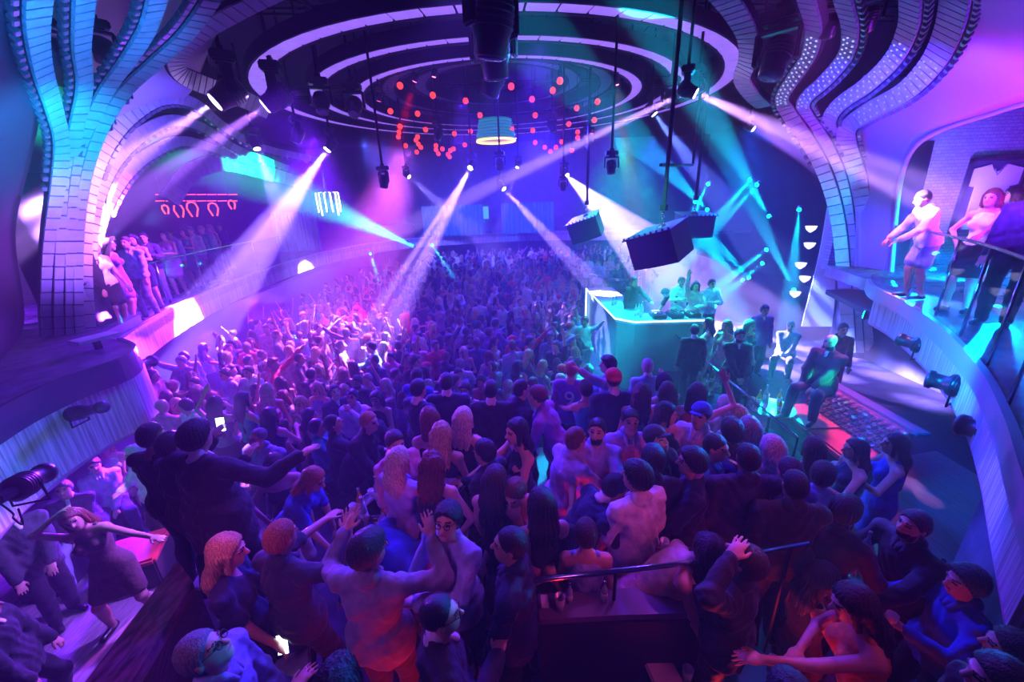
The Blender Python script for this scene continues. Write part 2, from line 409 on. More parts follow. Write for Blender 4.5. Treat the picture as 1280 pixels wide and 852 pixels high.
    if bottom != 'none' and top not in ('dress', 'gown'):
        Bt = Field(h*1.7)
        Bt.ell(pel+TR @ np.array([0, 0, .03]), (.158*w+off*.6, .11*build+off*.6, .12), TR, k=.05)
        frac = {'trousers': 1., 'shorts': .0, 'skirt': .0}[bottom]
        for i, s in enumerate((-1, 1)):
            if bottom == 'trousers':
                Bt.cap(hip[i], K[i], .088+off*.8, .062+off*.8, k=.04); Bt.cap(K[i], An[i]+np.array([0, 0, .0]), .064+off, .052+off*.8, k=.03); Bt.ell(K[i]*.66+An[i]*.34+np.array([0, -.02, 0]), (.064, .07, .13), k=.04)
            else:
                Bt.cap(hip[i], hip[i]+(K[i]-hip[i])*.7, .09+off, .085+off*(2 if bottom == 'shorts' else 1), k=.04 if bottom == 'shorts' else .1)
        if bottom == 'skirt': Bt.cap((hip[0]+hip[1])/2, (hip[0]+hip[1])*.2+(K[0]+K[1])*.3, .10, .10, k=.09)
        Bt.fn(wrinkle(.003))
        out['bottom'] = Bt.build()+(None,)
    if h < .013 or True:
        S = Field(h*1.5)
        for i, s in enumerate((-1, 1)):
            S.cap(An[i]+np.array([0, -.03, -.032]), An[i]+np.array([s*.03, .15, -.042]), .043, .037, k=.02)
            S1 = Field(h*1.5); S1.cap(An[i]+np.array([0, -.03, -.032]), An[i]+np.array([s*.03, .15, -.042]), .043, .037, k=.02); out['shoe%d' % i] = S1.build()+(None,)
        sole = min(An[0][2], An[1][2])-.08
        out['shoes'] = S.build()+(None,)
    # ---- hair
    if hair not in ('bald', 'bald_beard'):
        Hh = Field(h*1.1); sty = hair.replace('_beard', '')
        grow = {'short': .010, 'buzz': .005, 'thick': .022, 'receding': .007}.get(sty, .016)
        Hh.ell(Hd(0, -.014, .04), (.073+grow, .092+grow, .088+grow), HR, k=.02)
        if sty in ('short', 'thick', 'buzz'): Hh.ell(Hd(0, -.045, .0), (.070+grow*.6, .06+grow, .075), HR, k=.03)
        if sty == 'thick': Hh.ell(Hd(0, .035, .09), (.06, .055, .035), HR, k=.03)
        # cut the face out
        nn = HR @ np.array([0, -.80, .60]); cut = .052 if sty != 'receding' else .035
        o3 = Hd(0, cut, .045)
        if sty in ('short', 'thick', 'buzz', 'receding', 'cap', 'beanie', 'flatcap', 'bun'):
            Hh.fn(lambda F, X: np.maximum(F, -((X[0]-o3[0])*nn[0]+(X[1]-o3[1])*nn[1]+(X[2]-o3[2])*nn[2])))
            n4 = HR @ np.array([0, 0, 1.]); o4 = Hd(0, 0, -.07)
            Hh.fn(lambda F, X: np.maximum(F, -((X[0]-o4[0])*n4[0]+(X[1]-o4[1])*n4[1]+(X[2]-o4[2])*n4[2])))
        else:
            Ls = {'bob': .13, 'long': .30, 'verylong': .42, 'wavy': .32, 'pony': .0}[sty]
            Hh.fn(lambda F, X: np.maximum(F, -((X[0]-o3[0])*nn[0]+(X[1]-o3[1])*nn[1]+(X[2]-o3[2])*nn[2])))
            if sty == 'pony':
                Hh.cap(Hd(0, -.10, .05), Hd(0, -.15, -.02), .03, .032, k=.02); Hh.cap(Hd(0, -.15, -.02), Hd(0, -.12, -.2), .032, .012, k=.02)
            else:
                dn = np.array([0, 0, -1.])
                a0 = Hd(0, -.06, .0); back = TR @ np.array([0, -.10, 0]); 
                a1 = T(0, -.085, 1.46); a2 = a1 + (TR @ np.array([0, -.03, -1]))*max(0, Ls-.12) if lean < 35 else a0+dn*Ls+np.array([0, .03, 0])
                for s in (-1, 0, 1):
                    b0 = Hd(s*.055, -.045, .02); b1 = (a1 if lean < 35 else a0+dn*Ls*.4)+TR @ np.array([s*.062, .02 if s else 0, .02]); b2 = a2+TR @ np.array([s*.055, .01, 0])
                    Hh.cap(b0, b1, .052, .046, k=.03)
                    if Ls > .14: Hh.cap(b1, b2, .046, .022, k=.03)
                for s in (-1, 1): Hh.cap(Hd(s*.074, .02, .03), Hd(s*.078, .015, -.09), .018, .018, k=.02)
        if sty == 'bun': Hh.ell(Hd(0, -.09, .10), (.04, .04, .04), HR, k=.01)
        amp = {'wavy': .008, 'long': .004, 'verylong': .004, 'bob': .004, 'thick': .004}.get(sty, .0016); fz = 34 if sty == 'wavy' else 6
        c0 = hc
        Hh.fn(lambda F, X: F + amp*np.sin(fz*X[2]+26*np.arctan2(X[0]-c0[0], X[1]-c0[1]+.001)))
        if sty not in ('cap', 'beanie', 'flatcap'): out['hair'] = Hh.build()+(None,)
        else:
            out['hair'] = Hh.build()+(None,)
            Cp = Field(h)
            Cp.ell(Hd(0, -.01, .05), (.073+.024, .092+.024, .085+.018), HR, k=.02)
            n5 = HR @ np.array([0, -.22, .97]); o5 = Hd(0, 0, .045)
            Cp.fn(lambda F, X: np.maximum(F, -((X[0]-o5[0])*n5[0]+(X[1]-o5[1])*n5[1]+(X[2]-o5[2])*n5[2])))
            sg = -1 if sty == 'cap' else 1
            if sty != 'beanie': Cp.ell(Hd(0, sg*.10, .055-(.01*sg)), (.065, .07, .012), HR, k=.01)
            out['cap'] = Cp.build()+(None,)
    out['_'] = dict(hands=[Wr[i]+HT[i]*.09 for i in (0, 1)], hd=HT, head=hc, HR=HR, sh=sh, wr=Wr)
    return out

def torus(bm, c, R, r, nrm, seg=16, s2=6):
    x, y, z = basis(nrm); pts = [Vector(c)+(x*math.cos(2*PI*i/seg)+y*math.sin(2*PI*i/seg))*R for i in range(seg)]
    rings = []
    for i, p in enumerate(pts):
        d = (p-Vector(c)).normalized(); rings.append([bm.verts.new(p+(d*math.cos(2*PI*k/s2)+z*math.sin(2*PI*k/s2))*r) for k in range(s2)])
    for i in range(seg):
        A, B = rings[i], rings[(i+1) % seg]
        for k in range(s2): bm.faces.new((A[k], A[(k+1) % s2], B[(k+1) % s2], B[k]))

def make_person(loc, face, label, group=None, skin='fair', tc='black', bc='black', hc='brown', capc='red', scale=1., glasses=False, rough=.8, colc='white', **kw):
    fg = figure(**kw)
    root_me = np_mesh('person', *fg['body'])
    o = mesh_obj('person', root_me, [skin_m(skin), EYE if 'beard' not in kw.get('hair', '') else hair_m(hc if hc in ('grey', 'white') else 'black'), LIP])
    o.location = loc; o.rotation_euler = (0, 0, math.radians(face)); o.scale = (scale,)*3
    tag(o, label, 'person', group)
    top = kw.get('top', 'shirt'); nm = {'shirt': 'shirt', 'tee': 'tee_shirt', 'jacket': 'jacket', 'coat': 'coat', 'vest': 'vest', 'tank': 'tank_top', 'strapless': 'top', 'dress': 'dress', 'gown': 'gown', 'crop': 'crop_top'}.get(top)
    for key, name, m in (('top', nm, cloth_m(tc, rough)), ('bottom', kw.get('bottom', 'trousers'), cloth_m(bc)), ('collar', 'shirt_collar', cloth_m(colc if kw.get('top') in ('jacket', 'coat') else tc)), ('shoe0', 'shoe', SHOE), ('shoe1', 'shoe', SHOE), ('hair', 'hair', hair_m(hc)), ('cap', 'cap', cloth_m(capc))):
        if key in fg:
            V, Q, i = fg[key]; mesh_obj(name, np_mesh(name, V, Q), [m], o)
    if glasses:
        bm = BM(); HR = fg['_']['HR']; hcc = fg['_']['head']
        H = lambda x, y, z: Vector(hcc + HR @ np.array([x, y, z])); nr = Vector(HR @ np.array([0, 1., 0]))
        for s in (-1, 1):
            torus(bm, H(s*.031, .099, .014), .02, .0028, nr); add_cyl(bm, H(s*.05, .095, .018), H(s*.078, .0, .018), .002, seg=5)
        add_cyl(bm, H(-.011, .1, .016), H(.011, .1, .016), .002, seg=5)
        obj('eyeglasses', bm, mat('glasses_frame', (.01, .01, .01), rough=.3), o)
    o['_hand'] = 0
    del o['_hand']
    return o, fg['_']
# ---------------------------------------------------------------- setting materials
M_dark = mat('dark_paint', (.018, .015, .03), rough=.8)
M_ceil = mat('ceiling_paint', (.03, .025, .05), rough=.9, noise=.3, nscale=1.2)
M_floor = mat('dance_floor_wood', (.02, .018, .045), rough=.6, spec=.12, noise=.35, nscale=3, bump=.15, stretch=(1, 8, 1))
M_walk = mat('pale_floor_boards', (.34, .28, .34), rough=.35, noise=.3, nscale=5, bump=.2, stretch=(9, 1, 1))
M_deck = mat('balcony_deck', (.20, .17, .24), rough=.22, noise=.25, nscale=4)
M_blackmetal = mat('black_metal', (.012, .012, .016), rough=.35, metal=.6)
M_chrome = mat('chrome', (.6, .6, .65), rough=.15, metal=1.)
M_tile = mat('rib_tile', (.42, .42, .48), rough=.55, noise=.12, nscale=6, bump=.15)
M_mod = mat('rib_module', (.35, .32, .38), rough=.25, metal=.7)
M_plaster = mat('smooth_plaster', (.45, .32, .5), rough=.5)
M_fascia = mat('ribbed_fascia', (.55, .5, .58), rough=.45, noise=.45, nscale=30, bump=.6, stretch=(1, 1, .04))
M_band = mat('polished_band', (.10, .06, .14), rough=.18)
M_rband = mat('satin_band', (.30, .34, .42), rough=.3)
M_marble = mat('veined_stone', (.16, .18, .28), rough=.5, noise=.8, nscale=2.2, bump=.3, stretch=(1.5, 1.5, .5))
M_brick = mat('brick_wall', (.3, .22, .3), rough=.8)
nt = M_brick.node_tree; br = nt.nodes.new('ShaderNodeTexBrick'); tcn = nt.nodes.new('ShaderNodeTexCoord'); mpn = nt.nodes.new('ShaderNodeMapping'); mpn.inputs['Rotation'].default_value = (PI/2, 0, 0)
nt.links.new(tcn.outputs['Object'], mpn.inputs[0]); nt.links.new(mpn.outputs[0], br.inputs['Vector'])
br.inputs['Color1'].default_value = (.32, .24, .34, 1); br.inputs['Color2'].default_value = (.22, .16, .26, 1); br.inputs['Mortar'].default_value = (.08, .06, .1, 1); br.inputs['Scale'].default_value = 3.5
nt.links.new(br.outputs[0], nt.nodes['Principled BSDF'].inputs[0])
M_glass = bpy.data.materials.new('clear_glass'); M_glass.use_nodes = True; nt = M_glass.node_tree; nt.nodes.clear()
_o = nt.nodes.new('ShaderNodeOutputMaterial'); _t = nt.nodes.new('ShaderNodeBsdfTransparent'); _g = nt.nodes.new('ShaderNodeBsdfGlossy'); _m = nt.nodes.new('ShaderNodeMixShader'); _fr = nt.nodes.new('ShaderNodeFresnel')
_t.inputs[0].default_value = (.86, .9, .95, 1); _g.inputs['Roughness'].default_value = .04; _fr.inputs[0].default_value = 1.5
_m.inputs[0].default_value = .07; nt.links.new(_t.outputs[0], _m.inputs[1]); nt.links.new(_g.outputs[0], _m.inputs[2]); nt.links.new(_m.outputs[0], _o.inputs[0])
def emis(name, col, s): return mat('glow_'+name, (0.02, .02, .02), emit=col, estr=s)
E_red = emis('red', (1, .03, .02), 2.6); E_orange = emis('orange', (1, .08, .02), 2.5); E_cyan = emis('cyan', (.1, .8, 1), 20); E_green = emis('green', (.05, 1, .55), 25)
E_white = emis('white', (.9, .8, 1), 40); E_vio = emis('violet', (.5, .3, 1), 2.2)

def struct(name, bm, m, parent=None, smooth=False):
    o = obj(name, bm, m, parent, smooth)
    if parent is None: o['kind'] = 'structure'
    return o
# ---------------------------------------------------------------- shell
bm = BM(); add_box(bm, (0, 15, -.1), (32, 40, .2)); struct('floor', bm, M_floor)
bm = BM(); add_box(bm, (0, 15, 8.9), (32, 40, .2)); struct('ceiling', bm, M_ceil)
bm = BM(); add_box(bm, (-15, 15, 4.4), (.3, 40, 9)); struct('wall_left', bm, M_dark)
bm = BM(); add_box(bm, (15.5, 15, 4.4), (.3, 40, 9)); struct('wall_right', bm, M_dark)
bm = BM(); add_box(bm, (0, 33.2, 4.4), (32, .3, 9)); struct('wall_back', bm, mat('back_wall', (.10, .09, .14), rough=.7, noise=.3, nscale=2))
bm = BM(); add_box(bm, (0, -4, 4.4), (32, .3, 9)); struct('wall_rear', bm, M_dark)

# raised tiers the tables stand on
M_tier = mat('tier_carpet', (.05, .035, .06), rough=.9, noise=.4, nscale=8)
FRONT = [(-2.9, -1), (-3.05, 2.2), (-3.35, 3.4), (-1.9, 5.1), (1.9, 5.6), (2.35, 4.4), (2.0, 3.2), (2.0, -1)]
bm = BM(); add_prism(bm, FRONT, 0, 1.0); struct('floor_upper_tier', bm, M_tier)
MIDL = [(-3.35, 3.4), (-3.9, 4.3), (-3.4, 5.6), (-1.9, 5.1)]
bm = BM(); add_prism(bm, MIDL, 0, .45); struct('floor_step_left', bm, M_tier)
MIDR = [(2.0, -1), (2.0, 3.2), (2.35, 4.4), (1.9, 5.6), (3.2, 9.0), (5.0, 12.5), (14, 14), (14, -1)]
bm = BM(); add_prism(bm, MIDR, 0, .5); struct('floor_side_tier', bm, M_floor)
bm = BM(); add_prism(bm, [(-14, -1), (-14, 6.4), (-4.9, 4.2), (-3.15, 2.3), (-2.95, -1)], 0, .03); struct('floor_left_boards', bm, M_walk)
bm = BM(); add_prism(bm, [(3.3, 4.0), (4.2, 5.1), (7.0, 5.6), (7.0, 3.0), (4.6, 2.2)], .5, .515); struct('floor_aisle_boards', bm, mat('aisle_boards', (.12, .08, .10), rough=.35, noise=.3, nscale=5, stretch=(9, 1, 1)))

# ---------------------------------------------------------------- left balcony
def curve_band(path, z0, z1, th, cx=None, n=6):
    """a vertical band along a plan curve: path list of (x, y)"""
    P2 = smooth_path([(p[0], p[1], 0) for p in path], n); bm = BM(); L = []
    for i, p in enumerate(P2):
        d = (P2[min(i+1, len(P2)-1)]-P2[max(i-1, 0)]).normalized(); nrm = Vector((d.y, -d.x, 0))
        q = p+nrm*th
        L.append([bm.verts.new((p.x, p.y, z0)), bm.verts.new((p.x, p.y, z1)), bm.verts.new((q.x, q.y, z1)), bm.verts.new((q.x, q.y, z0))])
    for A, B in zip(L, L[1:]):
        for k in range(4): bm.faces.new((A[k], A[(k+1) % 4], B[(k+1) % 4], B[k]))
    bm.faces.new(L[0][::-1]); bm.faces.new(L[-1]); return bm
LR = [(-6.6, 6.55), (-7.25, 7.3), (-8.35, 10.4), (-9.2, 15.0), (-9.3, 21.0), (-7.2, 26.3), (-2.5, 28.6), (2.5, 28.9), (7.5, 27.2), (11, 25.5)]
LRs = [(p.x, p.y) for p in smooth_path([(a, b, 0) for a, b in LR], 6)]
bm = BM(); add_prism(bm, LRs+[(14.8, 25), (14.8, 33), (-14.8, 33), (-14.8, 6.4)], 2.30, 2.5); struct('floor_left_balcony', bm, M_deck)
struct('trim_1', curve_band(LR, 1.93, 2.56, -.10), M_fascia)
# near end of the left balcony: a dark polished ledge that the big column stands on
ED = [P(px, py, z=2.75) for px, py in ((112, 424), (146, 424), (164, 433), (150, 447), (100, 464), (50, 484), (0, 508), (-90, 560))]
ED = [(p.x, p.y) for p in ED]
EDs = [(p.x, p.y) for p in smooth_path([(a, b, 0) for a, b in ED], 6)]
bm = BM(); add_prism(bm, EDs+[(-9, 2.5), (-12, 3.5), (-12, 8), (-7.6, 8)], 2.52, 2.75); struct('floor_left_ledge', bm, M_deck)
struct('trim_2', curve_band(ED[1:], 2.42, 2.77, -.06), M_band)
# the part below: ribbed fascia with a rounded lower lip
def inset(path, d):
    out = []
    for i, p in enumerate(path):
        a = Vector(path[max(i-1, 0)]); b = Vector(path[min(i+1, len(path)-1)]); t = (b-a).normalized(); out.append((p[0]+t.y*d, p[1]-t.x*d))
    return out
ED2 = inset(ED[1:], -.14) if False else [(x-.06, y+.10) for x, y in ED[1:]]
struct('trim_3', curve_band(ED2, 1.62, 2.45, -.05), M_fascia)
lip = smooth_path([(x, y, 1.60) for x, y in ED2]+[(-3.95, 1.0, 1.6)], 6)
bm = BM(); add_tube(bm, lip, .055, 8); struct('trim_4', bm, mat('lip_paint', (.35, .2, .34), rough=.3), smooth=True)
EX = [(-4.75, 3.0), (-4.35, 2.2), (-4.05, 1.2), (-3.9, .2)]

# balcony glass and rail on the left
def rail_glass(path, zf, h, name='balcony_railing', label='', group=None, post_step=1.3):
    pts = smooth_path([(a, b, 0) for a, b in path], 8)
    r = empty(name, (pts[0].x, pts[0].y, zf), 0, label, 'railing', group); o0 = Vector((pts[0].x, pts[0].y, zf))
    bm = BM(); add_tube(bm, [Vector((p.x, p.y, zf+h))-o0 for p in pts], .022, 6); obj('handrail', bm, M_chrome, r, True)
    acc = 0; last = pts[0]; seg = [pts[0]]
    for p in pts[1:]:
        acc += (p-last).length; seg.append(p); last = p
        if acc >= post_step or p is pts[-1]:
            bm = BM()
            a, b = seg[0], seg[-1]; d = (b-a); 
            if d.length > .2:
                u = d.normalized(); a2 = a+u*.03; b2 = b-u*.03; nrm = Vector((u.y, -u.x, 0))*.006
                vs = [Vector((q.x, q.y, zz))+s*nrm-o0+Vector((0, 0, 0)) for s in (-1, 1) for q, zz in ((a2, zf+.04), (b2, zf+.04), (b2, zf+h-.03), (a2, zf+h-.03))]
                V = [bm.verts.new(v) for v in vs]
                for f in ((0, 1, 2, 3), (7, 6, 5, 4), (0, 4, 5, 1), (1, 5, 6, 2), (2, 6, 7, 3), (3, 7, 4, 0)): bm.faces.new([V[k] for k in f])
                obj('glass_pane', bm, M_glass, r)
                bm = BM(); add_cyl(bm, Vector((b.x, b.y, zf))-o0, Vector((b.x, b.y, zf+h))-o0, .016, seg=6); obj('post', bm, M_chrome, r, True)
            else: bm.free()
            acc = 0; seg = [p]
    return r
LG = [(-7.35, 6.9), (-7.9, 7.9), (-8.7, 10.3), (-9.5, 14.5), (-9.65, 18)]
rail_glass(LG, 2.5, 1.08, label='glass balcony railing with thin handrail along the left balcony', post_step=1.6)
RB = [(-9.0, 23.2), (-7.2, 26.9), (-2.5, 29.0), (2.5, 29.3), (7.5, 27.6)]
rail_glass(RB, 2.5, 1.0, label='glass railing of the far balcony across the back of the hall', post_step=2.4)
# white slab of light table on the ledge end
bm = BM(); a = P(98, 428, z=2.95); b = P(150, 415, z=2.95); u = (b-a).normalized(); n = Vector((-u.y, u.x, 0))
V = [a, b, b+n*.3, a+n*.3]
add_prism(bm, [(v.x, v.y) for v in V], 2.90, 2.95)
o = obj('ledge_counter', bm, mat('white_laminate', (.75, .72, .8), rough=.3)); tag(o, 'small pale counter top on the left ledge beside the column foot', 'counter')
bm = BM(); c = (a+b)/2+n*.15; add_cyl(bm, (c.x, c.y, 2.75), (c.x, c.y, 2.91), .05); obj('pedestal', bm, M_blackmetal, o)

# ---------------------------------------------------------------- right balcony
RZ = 2.95
RR = [P(px, py, z=RZ) for px, py in ((1088, 350), (1096, 360), (1132, 377), (1182, 411), (1231, 461), (1264, 520), (1290, 590), (1330, 700))]
RR = [(p.x, p.y) for p in RR]
RRs = [(p.x, p.y) for p in smooth_path([(a, b, 0) for a, b in RR], 6)]
bm = BM(); add_prism(bm, RRs+[(14, -1), (14, 9.6), (7.6, 9.6)], 2.72, RZ); struct('floor_right_balcony', bm, M_deck)
struct('trim_5', curve_band(RR, RZ-.20, RZ+.03, .06), M_rband)
RR2 = [(x+.16, y+.10) for x, y in RR[1:]]
struct('trim_6', curve_band(RR2, RZ-.66, RZ-.18, .05), M_fascia)
bm = BM(); add_tube(bm, smooth_path([(x, y, RZ-.68) for x, y in RR2], 6), .05, 8); struct('trim_7', bm, mat('lip_paint2', (.5, .25, .45), rough=.3), smooth=True)
bm = BM(); add_prism(bm, [(p.x+.1, p.y+.1) for p in smooth_path([(a, b, 0) for a, b in RR2], 4)]+[(14, -1), (14, 9.4), (7.6, 9.4)], 2.30, 2.40); struct('ceiling_under_right_balcony', bm, M_dark)
# curved stone wall that carries the balcony near the lens
WC = [(4.32, 2.98), (4.18, 2.2), (3.95, 1.4), (3.8, .5), (3.75, -.6)]
struct('wall_stone', curve_band(WC, .5, 2.32, -.22), M_marble)
struct('wall_right_lower', (lambda b: (add_box(b, (9.2, 6.3, 1.4), (.2, 9, 1.85)), b)[1])(BM()), mat('navy_wall', (.03, .04, .12), rough=.6, noise=.3, nscale=3))

# smooth plaster mass with the arch over the right balcony
def loft(name, A, B, m, n=10, na=10, th=.12, bow=0.):
    A = smooth_path(A, na); B = smooth_path(B, na); bm = BM(); rows = []
    for i in range(n+1):
        t = i/n; rows.append([a.lerp(b, t)+Vector((0, bow*math.sin(PI*t), bow*.6*math.sin(PI*t))) for a, b in zip(A, B)])
    off = Vector((0, th, th*.6)); G = [[bm.verts.new(p) for p in r] for r in rows]; H = [[bm.verts.new(p+off) for p in r] for r in rows]
    for g in (G, H):
        for i in range(n):
            for j in range(len(A)-1): bm.faces.new((g[i][j], g[i][j+1], g[i+1][j+1], g[i+1][j]))
    m2 = len(A)-1
    for i in range(n): bm.faces.new((G[i][0], G[i+1][0], H[i+1][0], H[i][0])); bm.faces.new((G[i][m2], G[i+1][m2], H[i+1][m2], H[i][m2]))
    for j in range(m2): bm.faces.new((G[0][j], G[0][j+1], H[0][j+1], H[0][j])); bm.faces.new((G[n][j], G[n][j+1], H[n][j+1], H[n][j]))
    return struct(name, bm, m, smooth=True)
Ain = [P(1112, 372, y=8.6), P(1118, 290, y=8.5), P(1126, 225, y=8.3), P(1142, 186, y=8.0), P(1175, 163, y=7.6), P(1235, 143, y=7.0), P(1290, 126, y=6.4), P(1400, 95, y=5.6)]
Bout = [P(1070, 380, y=9.3), P(1070, 280, y=9.3), P(1068, 205, y=9.2), P(1085, 150, y=8.8), P(1140, 100, y=7.4), P(1190, 50, y=5.8), P(1215, 0, y=4.6), P(1240, -80, y=3.2)]
loft('wall_plaster_arch', Ain, Bout, M_plaster, bow=.25)
bm = BM(); add_tube(bm, smooth_path(Ain, 6), .045, 6); struct('trim_8', bm, M_plaster, smooth=True)
# upper ceiling swoop right above
loft('ceiling_plaster_right', [P(1290, 126, y=6.4), P(1400, 95, y=5.6)], [P(1215, 0, y=4.6), P(1240, -80, y=3.2)], M_plaster, bow=.3)
# brick back wall of the right balcony room
bm = BM(); add_box(bm, (12.2, 10.0, 4.9), (8.6, .2, 4.2)); struct('wall_brick', bm, M_brick)
bm = BM(); add_box(bm, (11.5, 7.2, 6.6), (7.4, 5.8, .15)); struct('ceiling_right_room', bm, M_dark)
# ---- framed white shirt
fc = P(1235, 247, y=9.84); fw = 67/500*px_of(fc)[2]; fh = 88/500*px_of(fc)[2]
fr = empty('framed_tee_shirt', fc, 0, 'white tee shirt in a dark frame hung on the brick wall', 'picture')
bm = BM()
for sx in (-1, 1): add_box(bm, (sx*fw/2, 0, 0), (.07, .09, fh+.07))
for sz in (-1, 1): add_box(bm, (0, 0, sz*fh/2), (fw+.07, .09, .07))
obj('picture_frame', bm, mat('frame_wood', (.03, .02, .04), rough=.4), fr)
bm = BM(); add_box(bm, (0, .03, 0), (fw, .02, fh)); obj('backing_board', bm, mat('frame_back', (.05, .02, .10), rough=.8), fr)
out = [(-.15, .46), (-.47, .40), (-.47, .18), (-.36, .16), (-.32, .17), (-.31, -.45), (.31, -.45), (.32, .17), (.36, .16), (.47, .18), (.47, .40), (.15, .46), (.08, .38), (0, .36), (-.08, .38)]
bm = BM(); vs0 = [bm.verts.new((x*fw*.98, -.02, z*fh*.95)) for x, z in out]; f = bm.faces.new(vs0); r = bmesh.ops.extrude_face_region(bm, geom=[f]); bmesh.ops.translate(bm, verts=[v for v in r['geom'] if isinstance(v, bmesh.types.BMVert)], vec=(0, .04, 0)); bmesh.ops.triangulate(bm, faces=bm.faces[:])
obj('tee_shirt', bm, mat('white_cotton', (.8, .78, .8), rough=.8), fr)
bm = BM(); add_tube(bm, [(-.075*fw, -.03, .38*fh), (0, -.03, .30*fh), (.075*fw, -.03, .38*fh)], .012, 5); obj('neck_trim', bm, mat('grey_trim', (.3, .25, .4), rough=.8), fr)
# right glass panels, inside the rim
RG = [(x+.16+.0*i, y+.16) for i, (x, y) in enumerate(RR[1:6])]
RG = [(RG[0][0]-.02, RG[0][1]-.05)]+RG[1:]
rail_glass(RG, RZ+.02, 1.05, label='glass balcony railing with steel posts along the right balcony', post_step=.95)

# ---------------------------------------------------------------- ribs of the columns and ceiling
UNIT = {}
def rib(pts, w, label, group, side=1, mod=True, dots=None, name='column_rib', n=5, th=.10, wv=None, face=M_tile, modbig=1., m0=.3):
    """a swept band of pale tiles with a dark back and small lamp modules along one edge"""
    pth = smooth_path(pts, n); base = pth[0].copy()
    root = empty(name, base, 0, label, 'rib', group)
    tl = BM(); bk = BM(); dt = BM(); ndot = 0; nmod = 0
    fr = []
    for i, p in enumerate(pth):
        d = (pth[min(i+1, len(pth)-1)]-pth[max(i-1, 0)]).normalized()
        look = (CAM*.55+Vector((0, 7, 3))*.45-p).normalized()        # faces the middle of the hall
        x = d.cross(look).normalized(); nn = x.cross(d).normalized()
        if nn.dot(look) < 0: nn = -nn
        ww = w if wv is None else w*(wv[0]+(wv[1]-wv[0])*i/(len(pth)-1))
        fr.append((p-base, d, x, nn, ww))
    def slab(bm, a, b, t0, t1, w0, w1, o0, o1):
        V = []
        for (p0, d, x, nn, ww), t in ((a, t0), (b, t1)):
            for (s, o) in ((w0, o0), (w1, o0), (w1, o1), (w0, o1)): V.append(bm.verts.new(p0+x*(s*ww/2)+nn*o+d*t))
        for f in ((3, 2, 1, 0), (4, 5, 6, 7), (0, 1, 5, 4), (1, 2, 6, 5), (2, 3, 7, 6), (3, 0, 4, 7)): bm.faces.new([V[k] for k in f])
    for a, b in zip(fr, fr[1:]):
        slab(tl, a, b, .012, -.012, -1, 1, 0, .035)
        slab(bk, a, b, 0, 0, -1.05, 1.05, -th, -.001)
        if mod:
            L = (b[0]-a[0]).length; k = max(1, int(L/(.16*modbig)))
            for q in range(k):
                t = (q+.5)/k; c = a[0].lerp(b[0], t)+a[2]*(side*(a[4]/2+.05))-a[3]*.02
                M = Matrix.Translation(c) @ Matrix((a[2], a[1], a[3])).transposed().to_4x4()
                if fr.index(a)/len(fr) >= m0 and nmod < 95:
                    if modbig not in UNIT: u = BM(); add_box(u, (0, 0, 0), (.055, .085*modbig, .07), bev=.008); me_ = bpy.data.meshes.new('rib_lamp'); u.to_mesh(me_); u.free(); me_.materials.append(M_mod); UNIT[modbig] = me_
                    lo_ = bpy.data.objects.new('rib_lamp', UNIT[modbig]); C.objects.link(lo_); lo_.parent = root; lo_.matrix_basis = M; nmod += 1
        if dots and dots[0] <= fr.index(a)/len(fr) <= dots[1]:
            for q, e_ in ((.2, -.3), (.5, .3), (.8, -.05)):
                c = a[0].lerp(b[0], q)+a[3]*.04+a[2]*(a[4]*e_); M = Matrix.Translation(c) @ Matrix((a[2], a[1], a[3])).transposed().to_4x4()
                
                if 'dot' not in UNIT: u = BM(); add_cyl(u, (0, 0, -.006), (0, 0, .006), .013, seg=8); me_ = bpy.data.meshes.new('led_dot'); u.to_mesh(me_); u.free(); me_.materials.append(emis('dots', (.35, .4, 1), 1.6)); UNIT['dot'] = me_
                if ndot < 98: lo_ = bpy.data.objects.new('led_dot', UNIT['dot']); C.objects.link(lo_); lo_.parent = root; lo_.matrix_basis = M
                ndot += 1
    obj('tile_face', tl, face, root); obj('back_shell', bk, M_dark, root)
    dt.free()
    return root
def PP(*l): return [P(x, y, y=d) for x, y, d in l]
gl = 'tiled ribs of the left column'
rib(PP((62, 455, 6.7), (58, 380, 6.7), (62, 300, 6.6), (72, 230, 6.3), (76, 180, 6.0), (66, 135, 5.4), (52, 90, 4.8), (44, 40, 4.3), (46, -20, 3.9), (50, -80, 3.5)), .205, 'teal-lit tiled rib at the outer left of the column, curling up and left', gl, -1, wv=(.66, 1.0))
rib(PP((76, 452, 6.75), (74, 380, 6.75), (76, 300, 6.7), (84, 220, 6.4), (94, 160, 6.0), (104, 110, 5.5), (100, 60, 4.9), (102, 10, 4.4), (108, -50, 3.9)), .185, 'narrow tiled rib rising almost straight from the left column', gl, -1, wv=(.66, .95))
rib(PP((90, 449, 6.8), (88, 380, 6.8), (88, 300, 6.8), (94, 230, 6.5), (106, 170, 6.2), (130, 115, 5.8), (160, 72, 5.3), (182, 35, 4.9), (196, -10, 4.4), (206, -60, 4.0)), .18, 'tiled rib of the left column bending right towards the ceiling', gl, -1, wv=(.66, .95))
rib(PP((102, 446, 6.85), (98, 380, 6.85), (98, 300, 6.9), (104, 235, 6.6), (120, 175, 6.3), (150, 120, 6.0), (190, 80, 5.6), (228, 45, 5.2), (258, 5, 4.8), (285, -45, 4.4)), .17, 'tiled rib of the left column with square lamps, sweeping furthest right', gl, -1, wv=(.66, .9), modbig=1.5)
ga = 'tiled arches running back from the left column'
rib(PP((112, 443, 6.95), (104, 360, 7.1), (104, 290, 7.3), (112, 230, 7.6), (132, 180, 8.1), (165, 142, 8.8), (205, 122, 9.8), (245, 130, 11.5), (280, 158, 13.5), (330, 185, 16), (400, 200, 19)), .24, 'uppermost pale tiled arch curving back over the left balcony', ga, 1, modbig=1.6)
